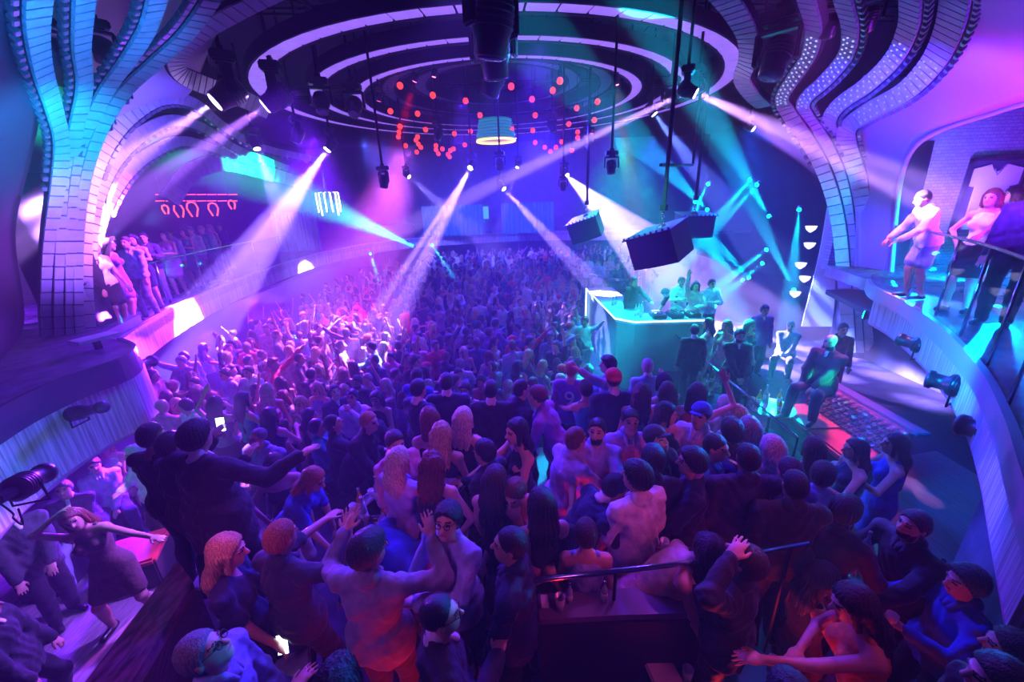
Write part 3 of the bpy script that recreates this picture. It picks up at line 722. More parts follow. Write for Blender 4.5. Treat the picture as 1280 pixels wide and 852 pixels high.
rib(PP((118, 430, 7.3), (110, 350, 7.4), (112, 290, 7.6), (122, 240, 8.0), (142, 200, 8.6), (175, 168, 9.6), (215, 150, 11.0), (255, 160, 13.0), (300, 188, 15.5), (360, 210, 19)), .24, 'second tiled arch nested under the top one over the left balcony', ga, 1, modbig=1.6)
rib(PP((120, 400, 7.9), (114, 340, 8.0), (120, 290, 8.2), (134, 250, 8.6), (158, 215, 9.4), (190, 190, 10.6), (230, 176, 12.2), (275, 188, 14.5), (330, 208, 18)), .24, 'third tiled arch nested over the left balcony', ga, 1, modbig=1.6)
rib(PP((212, 250, 13), (240, 215, 14), (280, 204, 15.5), (330, 215, 17.5), (390, 232, 20)), .5, 'dim farthest tiled arch over the left balcony', ga, 1, mod=False)
rib(PP((372, -22, 6.0), (300, 12, 6.6), (245, 44, 7.2), (221, 70, 7.8), (226, 92, 8.3), (255, 106, 8.9), (300, 122, 9.8), (335, 138, 11)), .34, 'lone hook-shaped tiled band hanging over the upper left', 'hook-shaped bands of the ceiling', 1, wv=(.5, 1.1), mod=False)
rib(PP((892, -20, 5.6), (918, 12, 6.1), (935, 45, 6.6), (935, 75, 7.2), (928, 98, 7.8), (940, 118, 8.6), (955, 132, 9.4)), .27, 'lone wavy tiled band hanging over the upper right', 'hook-shaped bands of the ceiling', 1, mod=False)
gr_ = 'tiled ribs of the right column'
rib(PP((1062, 440, 9.5), (1056, 360, 9.5), (1048, 280, 9.4), (1034, 225, 9.2), (1012, 180, 8.9), (985, 140, 8.4), (978, 122, 8.0), (992, 98, 7.4), (1012, 68, 6.7), (1018, 35, 6.0), (1010, 0, 5.3), (1000, -40, 4.7)), .20, 'innermost wavy tiled rib of the right column, nearest the hall', gr_, -1, wv=(1.3, .9), dots=(.5, .78), modbig=1.)
rib(PP((1072, 440, 9.55), (1066, 360, 9.5), (1060, 280, 9.4), (1050, 225, 9.2), (1028, 175, 8.9), (1008, 145, 8.5), (1006, 125, 8.0), (1034, 98, 7.2), (1058, 68, 6.5), (1064, 35, 5.8), (1056, 0, 5.1), (1046, -40, 4.5)), .20, 'second wavy tiled rib of the right column', gr_, 1, wv=(1.3, .9), dots=(.5, .78))
rib(PP((1084, 438, 9.5), (1077, 360, 9.5), (1072, 280, 9.4), (1062, 225, 9.2), (1046, 178, 9.0), (1036, 155, 8.6), (1048, 132, 8.0), (1085, 105, 7.1), (1118, 72, 6.3), (1136, 35, 5.6), (1140, 0, 5.0), (1140, -40, 4.4)), .22, 'third wavy tiled rib of the right column', gr_, 1, wv=(1.3, .95), dots=(.5, .75))
rib(PP((1094, 436, 9.5), (1086, 360, 9.5), (1080, 280, 9.3), (1072, 225, 9.1), (1060, 185, 8.9), (1060, 160, 8.5), (1085, 140, 7.8), (1130, 115, 6.9), (1165, 80, 6.1), (1186, 40, 5.4), (1196, 0, 4.8), (1202, -40, 4.2)), .26, 'outermost wavy tiled rib of the right column, beside the plaster arch', gr_, 1, wv=(1.2, 1.1), dots=(.5, .72))
# dark cores behind the ribs
bm = BM(); q = P(70, 430, y=7.2); add_cyl(bm, (-8.1, 7.4, 2.5), (-8.0, 7.3, 5.4), .48, .5, 20); struct('column_left', bm, M_dark, smooth=True)
q = P(1078, 430, y=9.9); add_c = (q.x, q.y)
bm = BM(); add_cyl(bm, (q.x, 10.1, .5), (q.x-.2, 10.0, 5.6), .60, .5, 20); struct('column_right', bm, mat('column_fabric', (.05, .03, .10), rough=.5), smooth=True)
# dark curved wall far left, up to the ceiling
loft('wall_left_curve', [P(-60, 500, y=4.2), P(20, 420, y=5.9), P(10, 300, y=5.9), P(30, 200, y=5.6), P(40, 130, y=5.2), P(12, 60, y=4.4), P(8, -60, y=3.6)],
     [P(-260, 500, y=3), P(-200, 420, y=3.6), P(-200, 300, y=3.6), P(-200, 200, y=3.4), P(-200, 130, y=3.2), P(-200, 60, y=3), P(-200, -60, y=2.8)], mat('maroon_plaster', (.07, .03, .05), rough=.6), bow=.1)
# plaster patches behind the left ribs
loft('ceiling_plaster_left', [P(60, -60, y=5.5), P(70, 40, y=6.6), P(110, 140, y=7.6), P(130, 175, y=8.4)], [P(360, -80, y=6.6), P(270, 40, y=8.2), P(240, 110, y=9.8), P(225, 128, y=11.2)], mat('pale_plaster', (.42, .36, .36), rough=.6), bow=.4)

# ---------------------------------------------------------------- ring trusses of the dome
M_ring = mat('ring_panel', (.55, .5, .6), rough=.35, noise=.1, nscale=3, emit=(.36, .16, 1.), estr=.75)
RCX, RCY = -.15, 13.7
def ring(r, z, w, h, label, a0=0, a1=360, panel=M_ring, segs=72):
    root = empty('ceiling_ring', (RCX, RCY, z), 0, label, 'ring')
    pn = BM(); rm = BM(); step = 2*PI/segs
    k0, k1 = int(a0/360*segs), int(a1/360*segs)
    for k in range(k0, k1):
        t0, t1 = k*step+.004, (k+1)*step-.004; V = []
        for t in (t0, t1):
            c, s = math.cos(t), math.sin(t)
            for rr, zz in ((r, 0), (r+w, 0), (r+w, .03), (r, .03)): V.append(pn.verts.new((c*rr, s*rr, zz)))
        for f in ((0, 1, 2, 3), (7, 6, 5, 4), (0, 4, 5, 1), (1, 5, 6, 2), (2, 6, 7, 3), (3, 7, 4, 0)): pn.faces.new([V[q] for q in f])
    for rr in (r-.05, r+w):
        A = []
        for k in range(k0, k1+1):
            t = k*step; c, s = math.cos(t), math.sin(t)
            A.append([rm.verts.new((c*q, s*q, zz)) for q, zz in ((rr, -.03), (rr+.05, -.03), (rr+.05, h), (rr, h))])
        for a, b in zip(A, A[1:]):
            for q in range(4): rm.faces.new((a[q], a[(q+1) % 4], b[(q+1) % 4], b[q]))
    obj('lit_panels', pn, panel, root); obj('edge_channel', rm, M_dark, root)
    for k in range(0, 8):
        bm = BM(); t = 2*PI*k/8+.2; add_cyl(bm, (math.cos(t)*(r+w/2), math.sin(t)*(r+w/2), .1), (math.cos(t)*(r+w/2), math.sin(t)*(r+w/2), 8.8-z), .02, seg=5); obj('hanger_rod', bm, M_blackmetal, root)
    return root
ring(6.05, 7.5, .36, .22, 'largest outer ring of lit panels under the ceiling')
ring(4.85, 7.5, .30, .22, 'second lit ring inside the largest ceiling ring')
ring(3.85, 7.5, .26, .22, 'third lit ring, innermost of the bright ceiling rings')
M_dring = mat('dim_ring_panel', (.10, .09, .16), rough=.4)
ring(3.0, 7.75, .30, .3, 'dim fourth ceiling ring around the red globe lamps', panel=M_dring)
ring(2.1, 7.9, .30, .3, 'dim fifth ceiling ring around the dome centre', panel=M_dring)
# striped drum lantern at the dome centre
q = P(620, 175, y=14.5)
dr = empty('drum_lantern', q, 0, 'striped teal drum lantern with amber rim at the dome centre', 'lamp')
bm = BM()
for k in range(7): add_lathe(bm, [(.62-.02*k, k*.09), (.66-.02*k, k*.09+.02), (.66-.02*k, k*.09+.045), (.62-.02*k, k*.09+.06)], 28)
obj('slatted_drum', bm, mat('teal_slats', (.05, .2, .22), rough=.3, emit=(.02, .35, .4), estr=.35), dr)
bm = BM(); torus(bm, (0, 0, -.03), .62, .03, (0, 0, 1), 28); obj('amber_rim', bm, emis('amber', (1, .35, .05), 5), dr)
bm = BM(); add_cyl(bm, (0, 0, .5), (0, 0, 8.8-q.z), .03, seg=6); obj('stem', bm, M_blackmetal, dr)
# criss-cross ceiling beams above the rings
for i, (a, b) in enumerate([((-9, 9), (9, 11)), ((-9, 16), (9, 16.5)), ((-7, 20), (8, 21)), ((-4, 5), (-3, 24)), ((4, 5), (3.4, 24))]):
    bm = BM(); A = Vector((a[0], a[1], 8.45)); B = Vector((b[0], b[1], 8.45)); n = 14
    for oz in (-.14, .14):
        for oy in (-.14, .14): add_cyl(bm, A+Vector((oy, oy, oz)), B+Vector((oy, oy, oz)), .025, seg=6)
    for k in range(n):
        p0 = A.lerp(B, k/n); p1 = A.lerp(B, (k+1)/n); add_cyl(bm, p0+Vector((-.14, -.14, -.14)), p1+Vector((.14, .14, .14)), .015, seg=5); add_cyl(bm, p0+Vector((.14, .14, -.14)), p1+Vector((-.14, -.14, .14)), .015, seg=5)
    o = obj('lighting_truss', bm, M_blackmetal)
    tag(o, ['nearest crosswise black truss above the ceiling rings', 'middle crosswise black truss over the drum lantern', 'farthest crosswise black truss above the rings', 'lengthwise black truss over the left half of the rings', 'lengthwise black truss over the right half of the rings'][i], 'truss')
# ---------------------------------------------------------------- lights and their housings
def spot(loc, tgt, ang, e, col, blend=.25, soft=.05, gobo=None, name='beam_light'):
    l = bpy.data.lights.new(name, 'SPOT'); l.energy = e; l.color = [max(0, v)**1.7 for v in col]; l.spot_size = math.radians(ang); l.spot_blend = blend; l.shadow_soft_size = soft
    o = bpy.data.objects.new(name, l); C.objects.link(o); o.location = loc
    o.rotation_euler = (Vector(tgt)-Vector(loc)).to_track_quat('-Z', 'Y').to_euler()
    if gobo:
        l.use_nodes = True; n = l.node_tree; em = n.nodes['Emission']
        tc = n.nodes.new('ShaderNodeTexCoord'); vo = n.nodes.new('ShaderNodeTexVoronoi'); vo.inputs['Scale'].default_value = gobo; vo.voronoi_dimensions = '2D'
        n.links.new(tc.outputs['Normal'], vo.inputs['Vector'])
        mr = n.nodes.new('ShaderNodeMapRange'); mr.inputs[1].default_value = .2; mr.inputs[2].default_value = .5; mr.inputs[3].default_value = 2.4; mr.inputs[4].default_value = .25
        n.links.new(vo.outputs['Distance'], mr.inputs[0]); n.links.new(mr.outputs[0], em.inputs['Strength'])
    return o
M_lamp = mat('lamp_housing', (.02, .02, .03), rough=.3, spec=.6)
M_lens = mat('lens_glass', (.05, .06, .12), rough=.08, spec=1.)
def lens_on(col, s): return emis('lens_%d_%d_%d_%d' % (col[0]*9, col[1]*9, col[2]*9, s), col, s)
def _mh():
    r = empty('moving_head_light', (0, 0, 0), 0, 'x', 'stage light')
    bm = BM(); add_box(bm, (0, 0, -.06), (.36, .26, .12), bev=.02); add_box(bm, (0, 0, -.135), (.20, .18, .03), bev=.008)
    obj('base', bm, M_lamp, r)
    bm = BM(); add_box(bm, (0, 0, -.17), (.42, .12, .05), bev=.015)
    for s in (-1, 1): add_box(bm, (s*.20, 0, -.32), (.045, .13, .32), bev=.018)
    obj('yoke', bm, M_lamp, r)
    bm = BM(); add_lathe(bm, [(.09, .17), (.135, .15), (.15, .08), (.15, -.03), (.125, -.10), (.12, -.20), (.105, -.21)], 20)
    for k in range(4): add_lathe(bm, [(.155, .10-.04*k), (.155, .085-.04*k)], 20)
    hd = obj('head', bm, M_lamp, r, True); hd.location = (0, 0, -.42)
    bm = BM(); add_lathe(bm, [(.098, -.212), (.08, -.222), (.001, -.226)], 20); obj('lens', bm, M_lens, hd, True)
    return r
MH = _mh(); MH_used = [False]; LENS0 = [g for c in MH.children for g in c.children][0].data.copy()
def moving_head(px, py, y, tgt, label, sc_=1., lit=None, up=True, beam=None, group=None, ztop=8.8):
    """hangs so that its head sits at the pixel and looks at the world point tgt"""
    c = P(px, py, y=y); tgt = Vector(tgt); d = (tgt-c).normalized()
    pan = math.atan2(-d.x, d.y); a = math.acos(max(-1, min(1, -d.z)))
    mount = c+Vector((0, 0, .42*sc_))
    r = MH if not MH_used[0] else dup(MH); MH_used[0] = True
    r.location = mount; r.rotation_euler = (0, 0, pan); r.scale = (sc_,)*3
    r['label'] = label
    if group: r['group'] = group
    for ch in r.children:
        if ch.name.startswith('head'):
            ch.rotation_euler = (a, 0, 0)
            if lit:
                for g in ch.children:
                    g.data = LENS0.copy(); g.data.materials.clear(); g.data.materials.append(lens_on(lit[0], lit[1]))
            else:
                for g in ch.children: g.data = LENS0
    bm = BM(); L = (ztop-mount.z)/sc_; add_cyl(bm, (0, 0, -.01), (0, 0, L), .03/sc_**.5, seg=8); add_box(bm, (0, 0, .03), (.12, .06, .08)); obj('hanging_pipe', bm, M_blackmetal, r)
    src = c+d*(.25*sc_)
    if beam: spot(src, tgt, **beam)
    return src
def prof(lens, tail, label, lit=None, cable=True, r=.10):
    """a profile spotlight lying from tail to lens (world points)"""
    lens = Vector(lens); tail = Vector(tail); d = (lens-tail); L = d.length; d.normalize()
    root = empty('profile_spotlight', tail, 0, label, 'spotlight')
    R = d.to_track_quat('Z', 'Y').to_matrix().to_4x4()
    bm = BM(); add_lathe(bm, [(r*.7, L*.30), (r*1.25, L*.33), (r*1.3, L*.62), (r*.9, L*.68), (r*.9, L*.90), (r*1.12, L*.92), (r*1.12, L), (r*.8, L+.004)], 18, R)
    for k in range(5): add_lathe(bm, [(r*1.36, L*(.36+.05*k)), (r*1.36, L*(.375+.05*k))], 18, R)
    obj('barrel', bm, M_lamp, root, True)
    bm = BM(); add_box(bm, (0, 0, L*.14), (r*1.1, r*.9, L*.34), R, bev=.01); obj('lamp_cap', bm, M_lamp, root)
    bm = BM(); add_lathe(bm, [(r*.85, L+.003), (r*.6, L+.012), (.001, L+.016)], 18, R); obj('lens', bm, lens_on(*lit) if lit else M_lens, root, True)
    x, y, _ = basis(d); bm = BM(); c0 = Vector((0, 0, 0))+d*L*.5
    add_tube(bm, [c0+x*r*1.4, c0+x*r*1.5-Vector((0, 0, r*2.2)), c0-x*r*1.5-Vector((0, 0, r*2.2)), c0-x*r*1.4], .012, 6); obj('yoke', bm, M_blackmetal, root)
    if cable:
        bm = BM(); add_tube(bm, smooth_path([Vector((0, 0, 0)), Vector((.05, .02, -.16)), Vector((-.03, .06, -.25)), Vector((.07, .03, -.30)), Vector((.0, .1, -.18))], 5), .008, 5); obj('cable', bm, M_blackmetal, root)
    return root
VIO = (.30, .06, 1.); LAV = (.62, .42, 1.); CYA = (0., .75, 1.); TEAL = (0., 1., .62); BLU = (.04, .10, 1.); MAG = (.95, .06, .85); PNK = (1., .10, .30); WHT = (.80, .70, 1.); GRN = (0., 1., .35)

def toward(src_px, y, dst_px, y2): return P(dst_px[0], dst_px[1], y=y2)
# ---- moving heads: (px, py, depth y), aim, label, scale, lit, beam
K = 9.0
def B_(ang, e, col, **k): return dict(ang=ang, e=e*K, col=col, **k)
HEADS = [
 ((287, 116, 8.6), P(60, 262, y=6.9), 'large moving head light throwing the upper violet beam onto the left column', 1.5, (LAV, 30), B_(11, 14000, (.7, .45, 1.), gobo=14)),
 ((347, 122, 9.2), P(110, 285, y=8.2), 'large moving head light throwing the second violet beam to the left balcony', 1.4, (LAV, 30), B_(11, 13000, (.6, .32, 1.), gobo=18)),
 ((414, 180, 12.0), P(258, 400, y=10), 'blazing white moving head light over the left of the dance floor', .9, (WHT, 90), B_(17, 32000, (.55, .36, 1.), gobo=16)),
 ((590, 206, 14.0), P(470, 425, y=9.0), 'moving head light with a pale beam slanting left into the crowd', .8, (WHT, 60), B_(10, 20000, (.6, .4, 1.), gobo=18)),
 ((626, 232, 14.5), P(740, 352, y=12.5), 'moving head light with a pale beam slanting right towards the booth', .8, (WHT, 60), B_(9, 15000, (.62, .45, 1.), gobo=18)),
 ((705, 216, 15.0), P(885, 388, y=11.0), 'moving head light with the broad white beam above the booth', .8, (WHT, 90), B_(24, 22000, (.62, .5, 1.), gobo=12)),
 ((872, 108, 8.8), P(560, 258, y=13.0), 'moving head light at the ring edge shooting a long thin lavender beam left', .8, (LAV, 60), B_(4.5, 60000, (.7, .5, 1.))),
 ((858, 112, 7.7), P(1200, 258, y=6.2), 'moving head light shooting a dense lavender beam right to the balcony', .8, (LAV, 90), B_(9, 26000, (.72, .48, 1.), gobo=10)),
 ((813, 136, 11.5), P(962, 330, y=10.5), 'moving head light with a streaked blue beam over the side stage', .8, (WHT, 40), B_(16, 6500, (.3, .4, 1.), gobo=26)),
 ((936, 158, 10.5), P(1085, 240, y=9.0), 'moving head light aimed at the wavy right column', .6, (LAV, 60), B_(12, 6000, (.5, .3, 1.), gobo=22)),
 ((318, 178, 12.5), P(352, 262, y=12.0), 'small moving head light with thin split rays above the left balcony', .9, (WHT, 20), B_(22, 2500, (.6, .5, 1.), gobo=40)),
 ((508, 218, 14.0), P(545, 250, y=13.5), 'small moving head light with a short pale ray left of the dome centre', .6, (WHT, 25), B_(14, 2600, (.5, .4, 1.))),
 ((648, 205, 15.0), P(634, 250, y=14.5), 'small moving head light pointing a short ray straight down near the dome centre', .6, (WHT, 25), B_(8, 2200, (.6, .4, 1.))),
 ((520, 96, 11.2), P(500, 165, y=11.4), 'ceiling ring lamp with a red ray, left of the other red ray', .5, (PNK, 18), B_(14, 1500, (1., .03, .03))),
 ((543, 90, 11.5), P(540, 120, y=11.5), 'ceiling ring lamp with a faint red glow', .5, (PNK, 8), B_(12, 500, (1., .03, .03))),
 ((474, 120, 11.0), P(470, 170, y=11.2), 'dim red ceiling lamp at the left of the rings', .5, (PNK, 6), B_(12, 700, (1., .02, .04))),
 ((770, 100, 11.2), P(777, 150, y=11.2), 'ceiling ring lamp with a red ray on the right of the rings', .5, (PNK, 18), B_(12, 1500, (1., .05, .03))),
 ((700, 92, 11.4), P(700, 130, y=11.4), 'ceiling ring lamp with a tiny red glow right of the centre post', .5, (PNK, 8), B_(10, 450, (1., .05, .03))),
 # unlit heads
 ((615, 28, 4.6), P(600, 330, y=4.9), 'nearest unlit moving head hanging on the centre line at the top', 1.35, None, None),
 ((617, 66, 6.2), P(640, 300, y=6.8), 'second unlit moving head down the centre line', 1.4, None, None),
 ((617, 98, 8.2), P(560, 330, y=8.8), 'third unlit moving head down the centre line', 1.35, None, None),
 ((402, 128, 10.0), P(420, 260, y=9.0), 'unlit moving head at the left side of the outer ring', 1.1, None, None),
 ((443, 133, 10.4), P(430, 300, y=8.0), 'unlit moving head facing front at the left of the second ring', 1.1, None, None),
 ((480, 226, 8.3), P(480, 400, y=8.0), 'dark moving head hanging low at the left of the dome', .62, None, None),
 ((764, 208, 8.0), P(762, 400, y=7.4), 'dark moving head hanging low on a short pole right of the dome', .62, None, None),
 ((704, 232, 12.0), P(702, 380, y=11.0), 'small dark moving head beside the broad white beam', .6, None, None),
 ((970, 72, 6.3), P(930, 200, y=5.9), 'large unlit moving head hanging between the upper right ribs', 1.25, None, None),
 ((372, 168, 10.5), P(330, 300, y=9.8), 'unlit moving head below the left side of the rings', .9, None, None),
 ((548, 168, 12.5), P(520, 250, y=12), 'unlit moving head tucked in the left of the dome', .8, None, None),
 ((690, 158, 12.5), P(720, 250, y=12), 'unlit moving head tucked in the right of the dome', .8, None, None),
 ((838, 122, 9.8), P(800, 240, y=9), 'unlit moving head at the right side of the rings', .9, None, None),
 ((735, 175, 12.5), P(745, 250, y=11.8), 'unlit moving head near the third ring on the right', .8, None, None),
 ((625, 205, 13), P(625, 300, y=12), 'unlit moving head straight below the drum lantern', .8, None, None),
 ((62, 62, 5.2), P(100, 240, y=6.0), 'unlit lamp clamped between the leftmost ribs', .7, None, None),
 ((128, 62, 6.0), P(150, 240, y=7.0), 'unlit lamp clamped behind the straight left rib', .75, None, None),
 ((132, 152, 7.6), P(170, 300, y=8.4), 'small unlit lamp on the uppermost left arch', .6, None, None),
 ((155, 120, 8.2), P(180, 300, y=8.8), 'small unlit lamp standing above the left arches', .55, None, None),
 ((1037, 30, 6.0), P(990, 220, y=6.6), 'unlit lamp between the two inner right ribs', .7, None, None),
 ((1085, 22, 5.8), P(1040, 220, y=6.4), 'unlit lamp between the two outer right ribs', .7, None, None),
]
for (px, py, y), tg, lab, s_, lit, beam in HEADS: moving_head(px, py, y, tg, lab, s_, lit, beam=beam)

# ---- red globe lamps in the dome
dots = [(500, 107), (541, 119), (582, 126), (488, 139), (522, 142), (600, 144), (500, 158), (532, 162), (568, 167), (588, 164), (522, 171), (639, 108), (665, 124), (691, 113), (700, 101), (669, 144), (711, 155), (721, 135), (747, 127), (743, 150), (640, 161), (666, 163), (722, 165), (669, 178), (695, 184), (722, 172), (732, 161), (498, 171), (507, 182), (520, 175), (523, 180), (545, 182), (545, 187), (553, 186), (563, 188), (548, 192), (581, 181), (567, 186), (526, 184), (521, 190), (560, 193), (562, 196), (681, 184), (702, 177), (715, 188), (738, 165), (499, 165), (688, 189)]
glb = None
for i, (px, py) in enumerate(dots):
    yy = 10.6+(py-100)/97*5.4+random.uniform(-.3, .3)
    c = P(px, py, y=yy); c.z = min(c.z, 8.3)
    if glb is None:
        glb = empty('globe_lamp', c, 0, 'small red globe lamp hanging in the dome of the ceiling', 'lamp', 'red globe lamps in the dome')
        bm = BM(); bmesh.ops.create_uvsphere(bm, u_segments=10, v_segments=7, radius=.075); obj('globe', bm, E_red, glb, True)
        bm = BM(); add_cyl(bm, (0, 0, .06), (0, 0, .11), .035, .02, 8); obj('lamp_cap', bm, M_blackmetal, glb)
        bm = BM(); add_cyl(bm, (0, 0, .1), (0, 0, .5), .006, seg=4); cd = obj('cord', bm, M_blackmetal, glb)
        o = glb
    else: o = dup(glb, c)
    for ch in o.children:
        if ch.name.startswith('cord'): ch.scale = (1, 1, 1); ch.scale.z = (8.8-c.z)/.5; ch.location.z = .1-.1*ch.scale.z

# ---- spotlights on the balcony fronts
prof(P(57, 590, z=2.28), P(-5, 625, z=2.38), 'profile spotlight at the far left balcony front shining green', (TEAL, 60), r=.09)
spot(P(60, 588, z=2.3), P(168, 532, z=1.9), 11, 1500, TEAL)
prof(P(130, 508, z=2.38), P(62, 524, z=2.2), 'unlit black profile spotlight clamped on the ribbed left fascia', r=.07)
prof(P(192, 450, y=7.0), P(150, 468, y=6.4), 'black spotlight poking right from the corner of the left balcony', r=.10)
prof(P(1080, 393, y=7.6), P(1128, 401, y=7.2), 'first spotlight on the right balcony front, farthest from the lens', (CYA, 20), r=.10)
spot(P(1078, 393, y=7.6), P(1000, 350, y=8.4), 12, 1500, CYA)
prof(P(1124, 424, y=5.75), P(1182, 441, y=5.2), 'second unlit spotlight on the right balcony front with a knotted cable', r=.09)
prof(P(1160, 473, y=4.35), P(1237, 493, y=3.9), 'third spotlight on the right balcony front throwing a green beam', (TEAL, 60), r=.10)
spot(P(1158, 472, y=4.36), P(1025, 474, y=6.0), 10, 1700, TEAL)
prof(P(1200, 530, y=3.5), P(1290, 560, y=3.0), 'fourth spotlight on the right balcony front, nearest and largest', (TEAL, 12), r=.10)
spot(P(1196, 527, y=3.52), P(1105, 455, y=4.9), 11, 2000, TEAL)
# cyan pin spots at floor level of the balconies
pins = [((137, 356), 9.0, (104, 336), CYA), ((169, 349), 9.6, (138, 326), CYA), ((201, 339), 10.8, (176, 330), CYA), ((516, 307), 20, (398, 254), TEAL), ((1157, 309), 7.6, (1160, 345), CYA), ((1222, 322), 6.6, (1222, 360), CYA), ((1276, 331), 6.0, (1270, 360), CYA),
        ((992, 362), 10.5, (940, 255), CYA), ((936, 347), 11, (885, 292), CYA), ((928, 350), 11.2, (874, 300), CYA), ((958, 312), 11.3, (905, 352), CYA), ((953, 329), 11.3, (900, 372), CYA), ((999, 262), 10.6, (994, 312), CYA), ((946, 231), 11.5, (890, 292), CYA), ((869, 252), 12.2, (880, 282), CYA), ((885, 230), 12.2, (868, 262), CYA), ((961, 270), 11.4, (935, 225), CYA), ((937, 225), 11.8, (905, 262), CYA), ((884, 262), 12.4, (862, 240), CYA), ((463, 317), 20, (470, 340), CYA), ((540, 306), 19.5, (560, 335), CYA)]
for i, ((px, py), y, tp, col) in enumerate(pins):
    c = P(px, py, y=y); t = P(tp[0], tp[1], y=y-1.2 if i not in (3,) else 18); d = (t-c).normalized()
    big = i == 3
    root = empty('pin_spot', c, 0, ['cyan pin spot under the left railing, nearest the column', 'cyan pin spot under the left railing, middle of three', 'cyan pin spot under the left railing, farthest of three', 'strong teal spot at the back of the floor throwing a wide beam up left',
        'cyan pin spot behind the glass at the man leaning on the right railing', 'cyan pin spot behind the glass below the woman in white', 'cyan pin spot behind the glass at the far right edge'][i] if i < 7 else ('small cyan spot on the side stage wall' if i < 19 else 'tiny cyan spot under the far balcony'), 'spotlight', None if i < 7 else ('cyan spots of the side stage' if i < 19 else 'tiny spots under the far balcony'))
    R = d.to_track_quat('Z', 'Y').to_matrix().to_4x4()
    bm = BM(); add_lathe(bm, [(.03, -.16), (.05, -.14), (.055, -.01), (.05, 0)], 12, R); obj('housing', bm, M_lamp, root, True)
    bm = BM(); add_lathe(bm, [(.045, 0), (.03, .02), (.001, .025)], 12, R); obj('lens', bm, lens_on(CYA if not big else TEAL, 60), root, True)
    spot(c+d*.04, t, (20 if big else 6.5 if i > 6 else 34), (20000 if big else 7000 if i > 6 else 500)*K, col if i <= 3 or i > 6 else (0, .4, 1.), soft=.03, blend=1. if big else .25)

# ---------------------------------------------------------------- hanging loudspeakers
M_spk = mat('speaker_paint', (.02, .02, .05), rough=.45); M_grill = mat('speaker_grille', (.015, .02, .09), rough=.5, noise=.3, nscale=120)
def speaker(px, py, y, w, rz, tilt, label, pole_top, roll=0.):
    c = P(px, py, y=y); r = empty('hanging_loudspeaker', c, rz, label, 'loudspeaker')
    Mx = Matrix.Rotation(roll, 4, 'Y') @ Matrix.Rotation(tilt, 4, 'X'); hh = w*.66
    prof_ = [(-w/2, -.42*w), (w/2, -.42*w), (w*.36, .42*w), (-w*.36, .42*w)]
    bm = BM(); front = [(-w/2+w*t, -.42*w-.06*w*math.sin(PI*t)) for t in [k/8 for k in range(9)]]
    add_prism(bm, front+[(w*.45, .42*w), (-w*.45, .42*w)], -hh/2, hh/2); bmesh.ops.transform(bm, matrix=Mx, verts=bm.verts[:]); obj('cabinet', bm, M_spk, r)
    bm = BM(); fr2 = [(x*.93, yy-.012*w) for x, yy in front]; add_prism(bm, fr2+[(x, yy+.03*w) for x, yy in fr2[::-1]], -hh/2+.04*w, hh/2-.04*w); bmesh.ops.transform(bm, matrix=Mx, verts=bm.verts[:]); obj('grille', bm, M_grill, r)
    bm = BM(); add_prism(bm, [(-w*.54, -.50*w), (w*.54, -.50*w), (w*.49, .46*w), (-w*.49, .46*w)], hh/2, hh/2+.03*w)
    for k in range(9): add_box(bm, (-w*.5+k*w*.125, -.47*w, hh/2+.05*w), (.03*w, .03*w, .04*w))
    bmesh.ops.transform(bm, matrix=Mx, verts=bm.verts[:]); obj('top_plate', bm, M_spk, r)
    bm = BM(); z = hh/2+.06*w
    for k in range(5): torus(bm, (0, 0, z+.03+k*.055), .028, .008, (1, 0, 0) if k % 2 else (0, 1, 0), 10, 5)
    add_lathe(bm, [(.10, z-.03), (.08, z), (.03, z+.03)], 10); obj('chain', bm, M_chrome, r)
    bm = BM(); add_cyl(bm, (0, 0, z+.28), (0, 0, pole_top-c.z), .035, seg=8); add_box(bm, (0, 0, z+.30), (.10, .08, .10)); obj('pole', bm, M_blackmetal, r)
    return r
speaker(826, 306, 7.2, .84, -.85, .22, 'large wedge loudspeaker hanging on a chain above the booth', 8.8, -.26)
speaker(866, 281, 9.6, .72, .0, .12, 'smaller angled loudspeaker hanging just behind the large one', 7.3)
speaker(733, 284, 10.8, .78, -.45, .22, 'teal-lit loudspeaker hanging left of the booth in the haze', 8.8, -.3)
bm = BM(); a = P(826, 206, y=7.6); b = P(866, 206, y=9.6); add_cyl(bm, a, b, .03, seg=8); add_cyl(bm, b, (b.x, b.y, 8.8), .03, seg=8); o = obj('speaker_bracket', bm, M_blackmetal); tag(o, 'thin black bracket bar linking the two loudspeaker poles', 'bracket')

# ---------------------------------------------------------------- DJ booth
M_booth = mat('booth_panel', (.10, .22, .26), rough=.3, noise=.1, nscale=2); M_top = mat('booth_top', (.30, .42, .5), rough=.12, spec=.8)
BT = 1.85
A = P(733, 360, z=BT); Bc = P(778, 402, z=BT); Cc = P(884, 399, z=BT)
def quadprism(p, q, wdt, z0, z1, side=1):
    p = Vector((p.x, p.y, 0)); q = Vector((q.x, q.y, 0)); u = (q-p).normalized(); n = Vector((-u.y, u.x, 0))*side*wdt
    return [(p.x, p.y), (q.x, q.y), (q.x+n.x, q.y+n.y), (p.x+n.x, p.y+n.y)]
booth = empty('dj_booth', (Bc.x, Bc.y, 0), 0, 'large angular performer booth glowing teal beside the dance floor', 'booth')
def rel(bm, o): bmesh.ops.translate(bm, verts=bm.verts[:], vec=-Vector(o.location)); return bm
inner = [(A.x, A.y), (Bc.x-.08, Bc.y+.35), (Bc.x+.3, Bc.y), (Cc.x, Cc.y), (Cc.x, Cc.y+.62), (Bc.x+.75, Bc.y+.65), (A.x+.85, A.y)]
bm = BM(); add_prism(bm, inner, BT-.10, BT); obj('counter_top', rel(bm, booth), M_top, booth)
